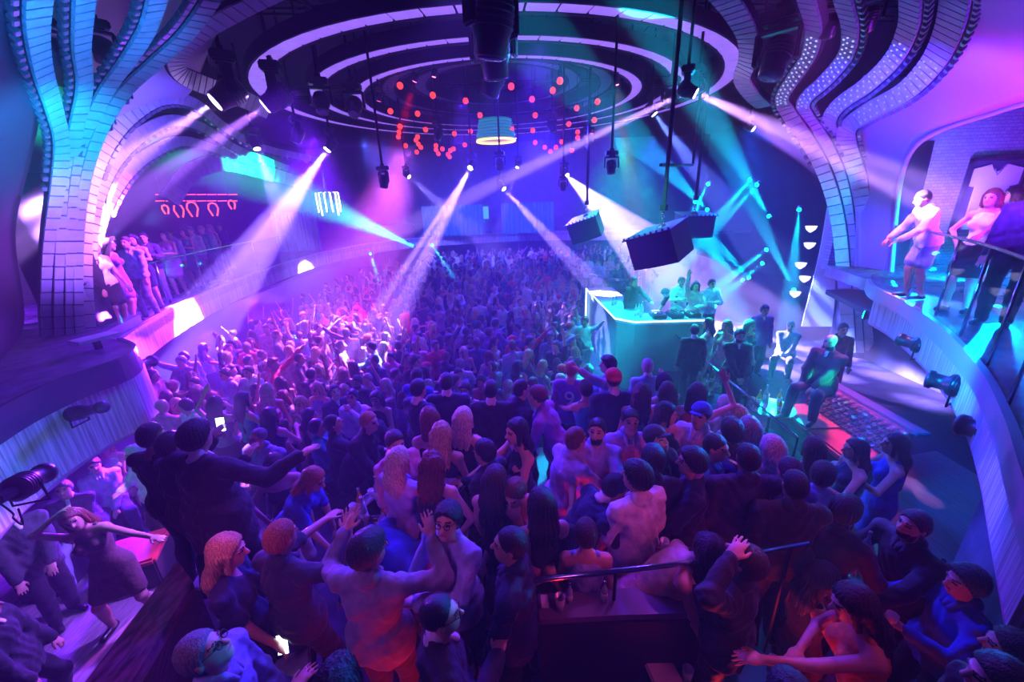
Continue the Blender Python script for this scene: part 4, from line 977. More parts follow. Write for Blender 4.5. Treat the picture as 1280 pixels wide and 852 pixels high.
i2 = [(A.x+.05, A.y), (Bc.x-.03, Bc.y+.38), (Bc.x+.33, Bc.y+.05), (Cc.x-.03, Cc.y+.05), (Cc.x-.05, Cc.y+.50), (Bc.x+.7, Bc.y+.55), (A.x+.7, A.y)]
bm = BM(); add_prism(bm, i2, .0, BT-.10); obj('front_panel', rel(bm, booth), M_booth, booth)
bm = BM(); add_tube(bm, [(x, y, BT-.02) for x, y in inner[:4]], .022, 6); add_cyl(bm, (inner[0][0], inner[0][1]-.02, BT), (inner[0][0], inner[0][1]-.02, .3), .03, seg=6); obj('edge_strip', rel(bm, booth), emis('strip', (.5, .85, 1), 3), booth)
bm = BM(); add_prism(bm, [(Bc.x+.8, Bc.y+.7), (Cc.x+2.4, Cc.y+.7), (Cc.x+2.4, A.y+1.5), (A.x+.9, A.y+1.5)], .5, .92); o = struct('floor_stage', bm, M_floor)
# deck gear on the booth
M_gear = mat('gear_black', (.02, .02, .025), rough=.3)
def gear(x, y, lab, mixer=False):
    r = empty('mixer' if mixer else 'media_player', (x, y, BT), 0, lab, 'mixer' if mixer else 'player')
    bm = BM(); add_box(bm, (0, 0, .05), (.32, .40, .10), bev=.012); obj('body', bm, M_gear, r)
    if mixer:
        bm = BM()
        for i in range(4):
            for j in range(5): add_cyl(bm, (-.11+.073*i, .14-.055*j, .1), (-.11+.073*i, .14-.055*j, .125), .012, seg=8)
        obj('knob_bank', bm, M_chrome, r)
        bm = BM()
        for i in range(4): add_box(bm, (-.11+.073*i, -.15, .11), (.02, .03, .02))
        obj('fader_bank', bm, M_chrome, r)
    else:
        bm = BM(); add_lathe(bm, [(.13, .10), (.135, .115), (.11, .125), (.02, .127)], 24); obj('jog_wheel', bm, M_chrome, r, True)
        bm = BM(); add_box(bm, (0, .17, .115), (.18, .10, .01)); obj('screen', bm, emis('screen', (.3, .6, 1), 3), r)
    return r
gx = Bc.x+.95
gear(gx, Bc.y+.30, 'black media player with jog wheel, left of the mixer on the booth'); gear(gx+.42, Bc.y+.30, 'black mixer with knobs in the middle of the booth counter', True); gear(gx+.84, Bc.y+.30, 'black media player with jog wheel, right of the mixer on the booth')
# bottles and glasses
M_bott = mat('bottle_glass', (.35, .5, .5), rough=.08, spec=1.); M_label = mat('bottle_label', (.7, .68, .6), rough=.7)
M_clear = mat('tumbler_glass', (.6, .65, .7), rough=.05, spec=1.)
def bottle(loc, lab, group=None, col=None, s=1.):
    r = empty('bottle', loc, 0, lab, 'bottle', group); r.scale = (s,)*3
    bm = BM(); add_lathe(bm, [(.036, 0), (.038, .02), (.038, .17), (.03, .21), (.014, .24), (.013, .29), (.016, .30), (.016, .31)], 14); obj('body', bm, col or M_bott, r, True)
    bm = BM(); add_lathe(bm, [(.0395, .05), (.0395, .14)], 14); obj('paper_label', bm, M_label, r, True)
    bm = BM(); add_lathe(bm, [(.017, .295), (.017, .325)], 10); obj('cap', bm, M_chrome, r, True)
    return r
def tumbler(loc, lab, group=None):
    bm = BM(); add_lathe(bm, [(.030, 0), (.036, .11), (.034, .11), (.028, .012)], 14); o = obj('tumbler', bm, M_clear, None, True); o.location = loc; tag(o, lab, 'glass', group)
    return o
B0 = bottle((gx-.42, Bc.y+.3, BT), 'bottle standing on the booth counter', 'bottles on the booth counter')
for k in range(5): dup(B0, (gx-.5+.11*(k % 3)-.3*(k > 2), Bc.y+.45+.8*(k > 2)+.1*k, BT))
T0 = tumbler((Cc.x-.3, Cc.y+.2, BT), 'small glass on the booth counter', 'glasses on the booth counter')
for k in range(6):
    t = T0.copy(); C.objects.link(t); t.location = (Cc.x-.25+random.uniform(-.3, .2), Cc.y+.15+random.uniform(0, .35), BT)

# ---------------------------------------------------------------- sofas with tufting
M_tuft = mat('tufted_leather', (.30, .05, .13), rough=.22, spec=.7); M_seat = mat('red_seat_vinyl', (.50, .05, .07), rough=.4, noise=.2, nscale=6)
M_dtuft = mat('dark_tufted_leather', (.08, .02, .03), rough=.2, spec=.7)
def tufted(o, U, V, W, Hh, cell, thick, depth=.045, nsub=5):
    """a diamond-tufted slab: origin o, unit U along, unit V up, bulging along UxV"""
    o = Vector(o); U = Vector(U).normalized(); V = Vector(V).normalized(); N = U.cross(V)
    nu = max(2, int(W/cell)*nsub); nv = max(2, int(Hh/cell)*nsub); bm = BM(); G = []
    for j in range(nv+1):
        row = []
        for i in range(nu+1):
            u = i/nu*W; v = j/nv*Hh; a = abs(math.sin(PI*(u+v)/cell)); b = abs(math.sin(PI*(u-v)/cell))
            edge = min(1, min(u, W-u, v, Hh-v)/(cell*.4)+.1)
            row.append(bm.verts.new(o+U*u+V*v+N*(thick+depth*(min(a, b)**.5)*edge)))
        G.append(row)
    for j in range(nv):
        for i in range(nu): bm.faces.new((G[j][i], G[j][i+1], G[j+1][i+1], G[j+1][i]))
    bd = G[0]+[r[-1] for r in G[1:]]+G[-1][-2::-1]+[r[0] for r in G[-2:0:-1]]
    q = [bm.verts.new(v.co-N*(thick+.0)) for v in bd]; n = len(bd)
    for k in range(n): bm.faces.new((bd[k], bd[(k+1) % n], q[(k+1) % n], q[k]))
    bm.faces.new(q[::-1]); return bm
def sofa(loc, rz, W, label, tm, sm, seat_z=.45, back_h=.5, group=None, lean=.28):
    r = empty('tufted_sofa', loc, rz, label, 'sofa', group)   # faces local -Y, width along X
    bm = BM(); add_box(bm, (0, 0, seat_z-.30), (W, .62, .46), bev=.02); obj('base', bm, M_dark, r)
    for s in (-1, 1):
        bm = BM(); add_box(bm, (s*W/4, -.02, seat_z-.03), (W/2-.01, .62, .13), bev=.03); obj('seat_cushion', bm, sm, r)
    bm = tufted((-W/2, .34, seat_z-.02), (1, 0, 0), (0, lean, 1), W, back_h, .13, .10); 
    bk = obj('backrest', bm, tm, r, False)
    bm = BM(); add_box(bm, (0, .34+lean*back_h+.08, seat_z+back_h-.03), (W+.06, .20, .05), bev=.01); obj('back_ledge', bm, mat('ledge_wood', (.10, .09, .2), rough=.3), r)
    return r
sofa((5.12, 5.65, .5), -PI/2, 1.75, 'pink-lit diamond tufted sofa with red seats beside the right aisle', M_tuft, M_seat)
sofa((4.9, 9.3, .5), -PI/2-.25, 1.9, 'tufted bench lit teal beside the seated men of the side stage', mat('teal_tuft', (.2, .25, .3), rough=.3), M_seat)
# diagonal rail of the side tier
a = P(832, 408, z=1.45); b = P(997, 547, z=1.45)
r = empty('aisle_railing', (a.x, a.y, .5), 0, 'straight pale handrail running diagonally in front of the side stage', 'railing')
bm = BM(); add_cyl(bm, a-r.location, b-r.location, .022, seg=8); obj('handrail', bm, M_chrome, r, True)
for k in range(5):
    p = a.lerp(b, k/4)-r.location; bm = BM(); add_cyl(bm, (p.x, p.y, 0), p, .016, seg=6); obj('post', bm, M_blackmetal, r)
# low service tables with bottles
def low_table(loc, rad, label, m, bottles=0, glasses=0, h=.5, bcols=(None,), grp='', tray=None):
    r = empty('round_table', loc, 0, label, 'table')
    bm = BM(); add_lathe(bm, [(rad, h-.03), (rad+.01, h-.015), (rad, h)], 32); obj('table_top', bm, m, r)
    bm = BM(); add_lathe(bm, [(rad*.5, 0), (rad*.45, .03), (.03, .05), (.03, h-.03)], 16); obj('pedestal', bm, M_blackmetal, r)
    z = loc[2]+h
    for k in range(bottles):
        t = 2*PI*k/max(bottles, 1)+.5; rr = rad*.55; bottle((loc[0]+rr*math.cos(t), loc[1]+rr*math.sin(t), z), 'bottle among those on the '+grp, 'bottles on the '+grp, bcols[k % len(bcols)], s=.9+.1*(k % 2))
    for k in range(glasses):
        t = 2*PI*k/glasses; rr = rad*.8; tumbler((loc[0]+rr*math.cos(t), loc[1]+rr*math.sin(t), z), 'clear glass on the rim of the '+grp, 'glasses on the '+grp)
    return r
M_amber = mat('amber_bottle', (.6, .3, .03), rough=.1); M_green = mat('green_bottle', (.03, .35, .1), rough=.1)
M_mirror = mat('mirror_top', (.5, .55, .55), rough=.08, metal=.9)
q = P(905, 478, z=1.1); low_table((q.x, q.y, .5), .42, 'low round table crowded with bottles in the green glow of the side stage', M_mirror, 8, 6, .55, (M_bott, M_green), 'green-lit side stage table')
q = P(965, 505, z=1.1); low_table((q.x, q.y, .5), .38, 'low round table with amber bottles below the diagonal handrail', M_mirror, 6, 5, .55, (M_amber, M_bott), 'table below the diagonal handrail')
q = P(472, 640, z=1.75); low_table((q.x, q.y, 1.0), .30, 'round drinks table behind the clapping group', M_mirror, 5, 6, .75, (M_amber, M_bott), 'round drinks table behind the clapping group')
# big silver bucket tray on it
bm = BM(); add_lathe(bm, [(.17, 0), (.20, .10), (.205, .10), (.175, 0)], 28); o = obj('ice_bucket', bm, M_chrome, None, True); o.location = (q.x+.02, q.y+.05, 1.87); o.location.z = 1.75; tag(o, 'wide silver ice bucket on the round drinks table', 'bucket')
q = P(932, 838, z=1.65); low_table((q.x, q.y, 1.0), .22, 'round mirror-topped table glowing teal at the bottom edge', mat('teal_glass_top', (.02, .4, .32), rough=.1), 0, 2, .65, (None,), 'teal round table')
q = P(872, 832, z=1.6); low_table((q.x, q.y, 1.0), .17, 'small table packed with amber glasses at the bottom edge', M_mirror, 3, 5, .6, (M_amber,), 'small amber-lit table')
# square tray / cooler lids
def box_table(px, py, z, s, rz, label, m, legs=True):
    c = P(px, py, z=z); r = empty('square_table', (c.x, c.y, 1.0), rz, label, 'table')
    bm = BM(); add_box(bm, (0, 0, z-1.0-.02), (s, s, .04), bev=.012); obj('table_top', bm, m, r)
    bm = BM(); add_box(bm, (0, 0, (z-1.04)/2), (s*.2, s*.2, z-1.04)); add_box(bm, (0, 0, .015), (s*.7, s*.7, .03)); obj('pedestal', bm, M_blackmetal, r)
    return r
box_table(366, 832, 1.7, .22, .5, 'small square table top beside the booth at the bottom edge', mat('grey_stone_top', (.25, .22, .3), rough=.4, noise=.2))
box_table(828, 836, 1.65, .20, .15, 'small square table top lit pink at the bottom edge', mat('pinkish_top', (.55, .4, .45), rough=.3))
# front parapet, its handrail and counter
a = P(640, 728, z=2.38); b = P(890, 700, z=2.38); c2 = P(1010, 678, z=2.38)
r = empty('booth_parapet', (a.x, a.y, 1.0), 0, 'dark booth parapet with a round handrail in the lower middle', 'railing')
bm = BM(); add_tube(bm, [a-r.location, b-r.location, c2-r.location], .018, 8); obj('handrail', bm, M_chrome, r, True)
for k in range(4):
    p = a.lerp(c2, (k+.1)/3.3)-r.location; bm = BM(); add_cyl(bm, (p.x, p.y, 0), p, .012, seg=6); obj('post', bm, M_blackmetal, r)
c_ = [P(672, 742, z=2.1), P(775, 735, z=2.1), P(905, 728, z=2.1), P(905, 765, z=2.1), P(780, 768, z=2.1), P(674, 774, z=2.1)]
bm = BM(); add_prism(bm, [(v.x, v.y) for v in c_], 2.05, 2.1); o = obj('drinks_ledge', bm, mat('ledge_top', (.22, .16, .26), rough=.2)); tag(o, 'long dark drinks ledge just below the front handrail', 'counter')
bm = BM(); add_prism(bm, [(v.x*.99, v.y*.985+.01) for v in c_], 1.0, 2.05); obj('ledge_base', bm, M_dark, o)
for (px, py, lab) in ((712, 752, 'upright clear water bottle on the drinks ledge'), (755, 750, 'clear bottle with a teal glint on the drinks ledge')): q = P(px, py, z=2.1); bottle((q.x, q.y, 2.1), lab, s=.55)
q = P(700, 760, z=2.1); tumbler((q.x, q.y, 2.1), 'red drink glass on the drinks ledge')
q = P(681, 758, z=2.1); bm = BM(); add_box(bm, (q.x, q.y, 2.15), (.05, .09, .008)); o = obj('napkin', bm, mat('napkin_paper', (.7, .68, .7), rough=.9)); tag(o, 'folded white napkin at the left end of the drinks ledge', 'napkin')
# left booth partition and its banquette
w1 = [P(222, 700, z=1.9), P(241, 727, z=1.9), P(162, 856, z=1.9), P(146, 900, z=1.9), P(60, 905, z=1.9), P(103, 856, z=1.9)]
bm = BM(); add_prism(bm, [(v.x, v.y) for v in w1], 0, 1.9); o = obj('booth_partition', bm, mat('scuffed_lacquer', (.16, .05, .14), rough=.25, noise=.7, nscale=7, stretch=(3, 1, 1))); tag(o, 'scuffed lacquered partition top at the lower left beside the booth', 'partition')
d_ = (w1[2]-w1[1]); d_.z = 0; d_.normalize()
bq = empty('banquette', (w1[1].x, w1[1].y, 1.0), 0, 'dark red tufted banquette against the lower left partition', 'sofa')
bm = tufted(Vector((.03, 0, .28)), d_, (0.0, 0, 1), 1.25, .56, .11, .05, nsub=6); obj('backrest', bm, M_dtuft, bq)
n_ = d_.cross(Vector((0, 0, 1)))
bm = BM(); cc = n_*.33+d_*.6; Mz = Matrix.Rotation(math.atan2(d_.y, d_.x), 4, 'Z'); Mz.translation = Vector((cc.x, cc.y, .14)); add_box(bm, (0, 0, 0), (1.2, .5, .28), Mz, bev=.02); obj('seat', bm, M_dtuft, bq)
bm = BM(); q = P(330, 745, z=1.45)
# red seat block among the left lounge guests
def cube_seat(px, py, z, s, rz, label, m):
    c = P(px, py, z=z); r = empty('cube_seat', (c.x, c.y, 0.03), rz, label, 'stool')
    bm = BM(); add_box(bm, (0, 0, (z-.03)/2), (s, s, z-.05), bev=.02); obj('base', bm, M_dark, r)
    bm = BM(); add_box(bm, (0, 0, z-.03), (s*1.02, s*1.02, .10), bev=.03); obj('seat', bm, m, r)
cube_seat(168, 690, .45, .62, .4, 'pink-lit upholstered cube seat in the left lounge', M_seat)
cube_seat(100, 655, .42, .6, .2, 'upholstered cube seat under the grey-haired man in the left lounge', M_dtuft)
cube_seat(148, 618, .42, .6, .3, 'upholstered cube seat farther back in the left lounge', M_dtuft)
cube_seat(60, 700, .45, .5, .2, 'dark cube seat under the left fascia', M_dtuft)
# amber candles on a small table by the stone wall
q = P(1172, 775, z=1.15); low_table((q.x, q.y, .5), .16, 'small candle table by the stone wall', M_dark, 0, 0, .62, (None,), 'candle table')
for dx, dy, lab in ((-.05, .05, 'left amber candle cup on the small table by the stone wall'), (.06, -.03, 'right amber candle cup on the small table by the stone wall')):
    bm = BM(); add_lathe(bm, [(.022, 0), (.026, .05), (.024, .05), (.0, .02)], 12); o = obj('candle_cup', bm, emis('candle', (1, .28, .03), 6), None, True); o.location = (q.x+dx, q.y+dy, 1.12); tag(o, lab, 'candle')
bm = BM(); add_cyl(bm, P(1138, 768, z=.55), P(1180, 700, z=1.45), .02, seg=6); o = obj('leaning_pole', bm, M_blackmetal); tag(o, 'black stair pole between the bearded man and the stone wall', 'pole')
# neon loops, crystal lamp, screens and fringe at the back
for i, (px, py, w_) in enumerate([(207, 262, .5), (224, 264, .75), (241, 262, .85), (267, 262, .75), (290, 256, .5), (133, 268, .55)]):
    c = P(px, py, y=17); s = w_*.62; r = empty('neon_loop', c, 0, 'orange neon horseshoe loop hanging over the left balcony', 'neon light', 'orange neon loops over the left balcony')
    bm = BM(); add_tube(bm, [(-.18*s, 0, -.5*s), (-.42*s, 0, .1*s), (-.3*s, 0, .45*s), (0, 0, .56*s), (.3*s, 0, .45*s), (.42*s, 0, .1*s), (.18*s, 0, -.5*s)], .028, 6); obj('neon_tube', bm, E_orange, r, True)
    bm = BM(); add_cyl(bm, (0, 0, .55*s), (0, 0, .55*s+1.2), .01, seg=4); obj('cord', bm, M_blackmetal, r)
for k in range(16):
    px = 200+(k % 8)*13; py = 243 + (k//8)*8; c = P(px, py, y=17.5)
    bm = BM(); add_box(bm, (0, 0, 0), (.34, .05, .035)); o = obj('hanging_light_bar', bm, E_orange); o.location = c; tag(o, 'thin amber light bar above the orange neon loops', 'light', 'amber bars above the neon loops')
r = empty('crystal_chandelier', P(410, 250, y=19), 0, 'white glowing crystal chandelier over the far left balcony', 'chandelier')
for k in range(12): bm = BM(); t = 2*PI*k/12; add_cyl(bm, (.5*math.cos(t), .3*math.sin(t), -.35-.15*(k % 3)), (.5*math.cos(t), .3*math.sin(t), .3), .03, .02, 6); obj('crystal_rod', bm, emis('crystal', (.75, .95, 1), 5), r)
bm = BM(); add_lathe(bm, [(.5, .3), (.55, .33), (.1, .4), (.02, 1.5)], 16); obj('canopy_plate', bm, M_chrome, r)
M_fr = mat('teal_fringe', (.03, .30, .32), rough=.5, noise=.5, nscale=9, stretch=(6, 6, .3))
for i, (px, w_, yy, lab) in enumerate(((372, 2.2, 21, 'teal fringe curtain on the left back balcony'), (566, 4.0, 27.5, 'blue-green fringe curtain at the centre of the far balcony'), (660, 3.5, 27.5, 'dim fringe curtain at the right of the far balcony'))):
    c = P(px, 298 if i == 0 else 270, y=yy); bm = BM(); n = 40
    pts = [(-w_/2+w_*k/n, .06*math.sin(k*1.9)) for k in range(n+1)]
    add_prism(bm, pts+[(x, y+.04) for x, y in pts[::-1]], -.9, 1.0); o = obj('fringe_curtain', bm, M_fr); o.location = (c.x, c.y, 3.5); tag(o, lab, 'curtain')
for i, (px, py, w_, h_) in enumerate(((575, 268, 1.2, .8), (604, 266, .8, .9), (543, 264, .8, .7))):
    c = P(px, py, y=31.5); bm = BM(); add_box(bm, (0, 0, 0), (w_, .08, h_)); o = obj('wall_screen', bm, emis('scr%d' % i, (.05, .3, 1), 1.6)); o.location = c
    tag(o, ['middle blue screen on the far wall', 'right tall blue screen on the far wall', 'left small blue screen on the far wall'][i], 'screen')
# sail shaped white panel with sconces by the right column
sp = smooth_path([P(1002, 408, y=10.8), P(1013, 365, y=10.6), P(1025, 315, y=10.4), (P(1035, 258, y=10.2))], 6); ed = smooth_path([P(1040, 408, y=10.4), P(1044, 365, y=10.3), P(1044, 315, y=10.2), P(1041, 258, y=10.1)], 6)
bm = BM(); G = [[bm.verts.new(a+Vector((0, dy, 0))) for a in (s, e)] for s, e in zip(sp, ed) for dy in (0,)]; H = [[bm.verts.new(a+Vector((.02, .06, 0))) for a in (s, e)] for s, e in zip(sp, ed)]
for i in range(len(G)-1):
    bm.faces.new((G[i][0], G[i][1], G[i+1][1], G[i+1][0])); bm.faces.new((H[i][0], H[i+1][0], H[i+1][1], H[i][1])); bm.faces.new((G[i][0], G[i+1][0], H[i+1][0], H[i][0])); bm.faces.new((G[i][1], H[i][1], H[i+1][1], G[i+1][1]))
o = obj('hanging_sail_panel', bm, mat('white_fabric', (.4, .38, .45), rough=.7)); tag(o, 'white sail-shaped panel glowing beside the right column', 'panel')
for i, (px, py) in enumerate(((1001, 330), (994, 366), (1006, 347), (1014, 284), (1012, 305))):
    c = P(px, py, y=10.0); r = empty('wall_sconce', c, 0, 'white bowl sconce beside the sail-shaped panel', 'lamp', 'sconces beside the sail-shaped panel')
    bm = BM(); add_lathe(bm, [(.02, -.12), (.10, -.05), (.13, .03), (.11, .03), (.02, -.06)], 14); obj('shade', bm, emis('sconce', (.65, .6, 1), 1.8), r, True)
    bm = BM(); add_cyl(bm, (0, 0, -.1), (.16, .12, -.1), .012, seg=6); obj('bracket', bm, M_chrome, r)
# ---------------------------------------------------------------- the guests one can single out
PEOPLE = []; HERO = []; SMALL = []
M_phone = mat('phone_body', (.02, .02, .02), rough=.2)
def who(px, py, zf, face, label, sex='m', scale=1., h=None, zh=None, **kw):
    q = P(px, py, z=zf+(zh or 1.6)); d = px_of(q)[2]
    if h is None: h = .0085 if d < 3.4 else .0115 if d < 5.2 else .015
    o, info = make_person((0, 0, 0), face, label, sex=sex, h=h, scale=scale, **kw)
    hd = info['head']*scale; q = P(px, py, z=zf+hd[2]); R = Matrix.Rotation(math.radians(face), 3, 'Z')
    off = R @ Vector((hd[0], hd[1], 0)); o.location = (q.x-off.x, q.y-off.y, zf)
    PEOPLE.append((o.location.x, o.location.y, zf)); HERO.append([o, []])
    def world(v): return o.location+R @ (Vector(v)*scale)
    return o, info, world
def held(info, world, i, kind, label):
    p = world(info['hands'][i])
    if kind == 'phone':
        bm = BM(); add_box(bm, (0, 0, 0), (.075, .010, .15), bev=.004); o = obj('phone', bm, M_phone); o.location = p+Vector((0, -.0, .05)); o.rotation_euler = (-.3, 0, .2)
        bm = BM(); add_box(bm, (0, -.006, 0), (.066, .002, .135)); obj('screen', bm, emis('phone_screen', (.7, .8, 1), 5), o); tag(o, label, 'phone')
        HERO[-1][1].append(o)
    elif kind == 'glass': o = tumbler(p+Vector((0, 0, -.05)), label); HERO[-1][1].append(o)
    elif kind == 'bottle': o = bottle(p+Vector((0, 0, -.12)), label, s=.85); HERO[-1][1].append(o)
    return o
A2 = lambda a, b: (a, b)
F = 1.0
# --- front row, nearest the lens
who(258, 815, F, -75, 'grey-haired man in glasses and pale shirt looking down, at the bottom left', hair='short', hc='grey', tc='lightblue', top='shirt', arms=A2('relaxed', 'chest'), head=(0, -28, 0), glasses=True, skin='fair', build=1.08)
o, i, w_ = who(286, 690, F, -72, 'woman with long straight fair hair in navy tee, arm hanging down', 'f', hair='verylong', hc='blonde', top='tee', sleeve=.35, tc='navy', bottom='trousers', bc='black', arms=A2('relaxed', 'hang'), head=(0, 8, 0), build=1.05)
held(i, w_, 1, 'phone', 'phone in the hanging hand of the long-haired woman in navy')
who(352, 672, F, -18, 'ginger-blond man in dark vest with arms reaching right, seen from behind', hair='short', hc='ginger', top='shirt', tc='charcoal', sleeve=.5, arms=A2('forward', 'palms'), head=(-6, 5, 0), stance=.12)
who(462, 688, F, -8, 'dark-haired man in grey shirt with both hands lifted, seen from behind', hair='thick', hc='black', top='shirt', tc='grey', sleeve=.95, arms=A2('palms', 'palms'), head=(-35, 5, 0), build=1.12, glasses=True, bottom='trousers', bc='charcoal', scale=1.04)
who(564, 650, F, 150, 'bespectacled man in light grey blazer clapping, turned to the left', hair='thick', hc='black', top='jacket', tc='silver', colc='lilac', arms=A2('clap', 'chest'), head=(18, -18, 0), glasses=True, scale=1.0)
who(634, 676, F, 78, 'short-haired man in plain dark shirt looking left, beside the grey blazer', hair='buzz', hc='black', top='shirt', tc='navy', arms=A2('relaxed', 'down'), head=(10, -5, 0), build=1.12, skin='tan', scale=1.02)
who(552, 770, F, -70, 'balding man in glasses and dark suit looking right at the bottom edge', hair='receding', hc='black', top='jacket', tc='charcoal', arms=A2('relaxed', 'chest'), head=(-8, -6, 0), glasses=True, skin='fair', build=1.1)
who(442, 664, F, 78, 'person in vivid blue shirt bent far over the drinks table', lean=62, hair='short', hc='black', top='shirt', tc='blue', arms=A2('hang', 'hang'), head=(0, -10, 0), zh=1.2)
who(392, 600, F-.2, -95, 'woman with ginger hair in blue tee and pale trousers leaning right', 'f', lean=32, hair='bob', hc='ginger', top='tee', sleeve=.4, tc='blue', bottom='trousers', bc='khaki', arms=A2('table', 'reach'), head=(0, -6, 0))
who(345, 582, .45, 205, 'woman with dark bob and bare shoulders in black strapless top', 'f', hair='bob', hc='brown', top='strapless', tc='black', bottom='trousers', bc='denim', arms=A2('relaxed', 'hip'), head=(20, 0, 0), scale=1.03)
who(322, 548, .45, 168, 'older man in glasses and pale blue shirt bending towards the bare-shouldered woman', lean=12, hair='receding', hc='grey', top='shirt', tc='lightblue', sleeve=.5, arms=A2('relaxed', 'chest'), head=(-15, -25, 0), glasses=True, build=1.25)
# three men in black seen from behind
who(192, 546, 1.25, -5, 'leftmost of three men in black seen from behind at the left booth', hair='short', hc='black', top='tee', sleeve=.5, tc='black', arms=A2('relaxed', 'relaxed'), build=1.1)
who(214, 556, 1.25, -20, 'middle of three men in black seen from behind at the left booth', hair='short', hc='black', top='shirt', tc='black', arms=A2('relaxed', 'hug'), build=1.02)
o, i, w_ = who(247, 546, 1.3, -15, 'broad man in black jacket with arm stretched out, right of the three in black', hair='thick', hc='black', top='coat', tc='black', arms=A2('hug', 'wide'), build=1.3, scale=1.06)
o, i, w_ = who(272, 505, .45, 5, 'woman with long dark hair holding up a lit phone near the three men', 'f', hair='verylong', hc='brown', top='tank', tc='grey', bottom='skirt', arms=A2('upbent', 'face'))
q = P(275, 537, z=2.05); bm = BM(); add_box(bm, (0, 0, 0), (.085, .010, .16), bev=.004); o = obj('phone', bm, M_phone); o.location = P(276, 530, y=o.location.y-1.7 if False else 3.6); o.rotation_euler = (-.2, 0, .25)
bm = BM(); add_box(bm, (0, -.006, 0), (.074, .002, .14)); obj('screen', bm, emis('phone_screen', (.7, .8, 1), 5), o); tag(o, 'lit phone screen held above the shoulders of the three men', 'phone')
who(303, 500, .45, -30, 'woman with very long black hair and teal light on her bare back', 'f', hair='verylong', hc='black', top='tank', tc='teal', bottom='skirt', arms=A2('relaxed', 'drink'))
who(335, 488, .3, 10, 'platinum-haired woman seen from behind beyond the bare-shouldered woman', 'f', hair='long', hc='platinum', top='tank', tc='pink', bottom='skirt', arms=A2('down', 'down'))
who(338, 520, .45, -5, 'woman with long dark hair and teal light on one shoulder', 'f', hair='long', hc='black', top='tank', tc='navy', bottom='skirt', arms=A2('relaxed', 'drink'))
who(232, 508, .2, 160, 'young man in white shirt turned right among the crowd at the left', hair='short', hc='brown', top='shirt', tc='white', arms=A2('chest', 'relaxed'), head=(-60, 0, 0))
who(203, 508, .2, 0, 'bald man in pink shirt seen from behind at the left of the crowd', hair='bald', top='shirt', tc='pink', arms=A2('down', 'down'))
who(281, 468, .1, 150, 'man in lilac shirt looking back in the left crowd', hair='short', hc='brown', top='shirt', tc='lilac', arms=A2('drink', 'down'))
who(310, 465, .1, 175, 'smiling man in white shirt facing front in the left crowd', hair='short', hc='black', top='shirt', tc='white', arms=A2('drink', 'chest'))
who(375, 505, .1, 178, 'long-haired blonde woman in peach dress facing front in the left crowd', 'f', hair='verylong', hc='blonde', top='dress', tc='cream', arms=A2('face', 'down'))
who(395, 487, .05, 170, 'blonde woman with a white drink beside the woman in peach', 'f', hair='long', hc='blonde', top='dress', tc='lilac', arms=A2('drink', 'down'))
who(388, 520, .15, -60, 'woman with black hair looking right behind the teal-lit man', 'f', hair='long', hc='black', top='tank', tc='black', bottom='skirt', arms=A2('relaxed', 'relaxed'))
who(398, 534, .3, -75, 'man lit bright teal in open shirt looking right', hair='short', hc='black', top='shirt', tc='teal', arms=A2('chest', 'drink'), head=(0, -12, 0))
who(420, 530, .45, -60, 'man in black jacket with half of his face lit green', hair='short', hc='black', top='jacket', tc='black', colc='black', arms=A2('drink', 'reach'), head=(-10, -18, 0))
who(460, 527, .55, -110, 'red-lit ginger man in wide black coat bending forward', lean=22, hair='short', hc='ginger', top='coat', tc='black', colc='black', arms=A2('reach', 'table'), head=(0, -22, 0), build=1.25, scale=1.06)
who(440, 497, .3, 178, 'man in dark vest and white sleeves drinking, facing front', hair='short', hc='black', top='shirt', tc='white', arms=A2('face', 'relaxed'), head=(0, -14, 0))
who(419, 490, .2, -140, 'man in dark suit with white collar looking down near the drinking man', hair='short', hc='black', top='jacket', tc='navy', arms=A2('drink', 'down'), head=(0, -18, 0))
who(446, 478, .25, 172, 'bearded man in black suit behind the drinking man', hair='short_beard', hc='black', top='jacket', tc='black', arms=A2('chest', 'chest'), skin='brown')
who(470, 499, .3, 178, 'dark-haired woman with pale lit face and big earrings', 'f', hair='long', hc='black', top='tank', tc='black', bottom='skirt', arms=A2('chest', 'drink'))
who(520, 452, .35, -150, 'dark-haired man looking right behind the blue-suited man', hair='thick', hc='black', top='shirt', tc='black', arms=A2('down', 'chest'), head=(40, 0, 0))
who(522, 470, .7, -20, 'man in vivid blue jacket seen from behind, tallest left of the suits', hair='short', hc='brown', top='jacket', tc='blue', arms=A2('chest', 'down'))
who(524, 486, F, -35, 'man in navy suit with white collar edge, leftmost suit seen from behind', hair='short', hc='black', top='jacket', tc='navy', arms=A2('relaxed', 'down'))
who(558, 478, F, 2, 'broad man in navy suit seen squarely from behind between the other suits', hair='short', hc='black', top='jacket', tc='navy', arms=A2('down', 'down'), build=1.15)
who(621, 487, F, -5, 'man in dark green-black suit seen from behind, right of the suits', hair='short', hc='black', top='jacket', tc='black', arms=A2('down', 'down'), build=1.05)
who(645, 487, F, -65, 'man with shaved temples in navy shirt facing right beyond the dark suit', hair='buzz', hc='black', top='shirt', tc='navy', arms=A2('chest', 'down'))
who(581, 488, .6, 170, 'woman with tied hair looking between the suited men', 'f', hair='bun', hc='brown', top='dress', tc='black', arms=A2('down', 'down'))
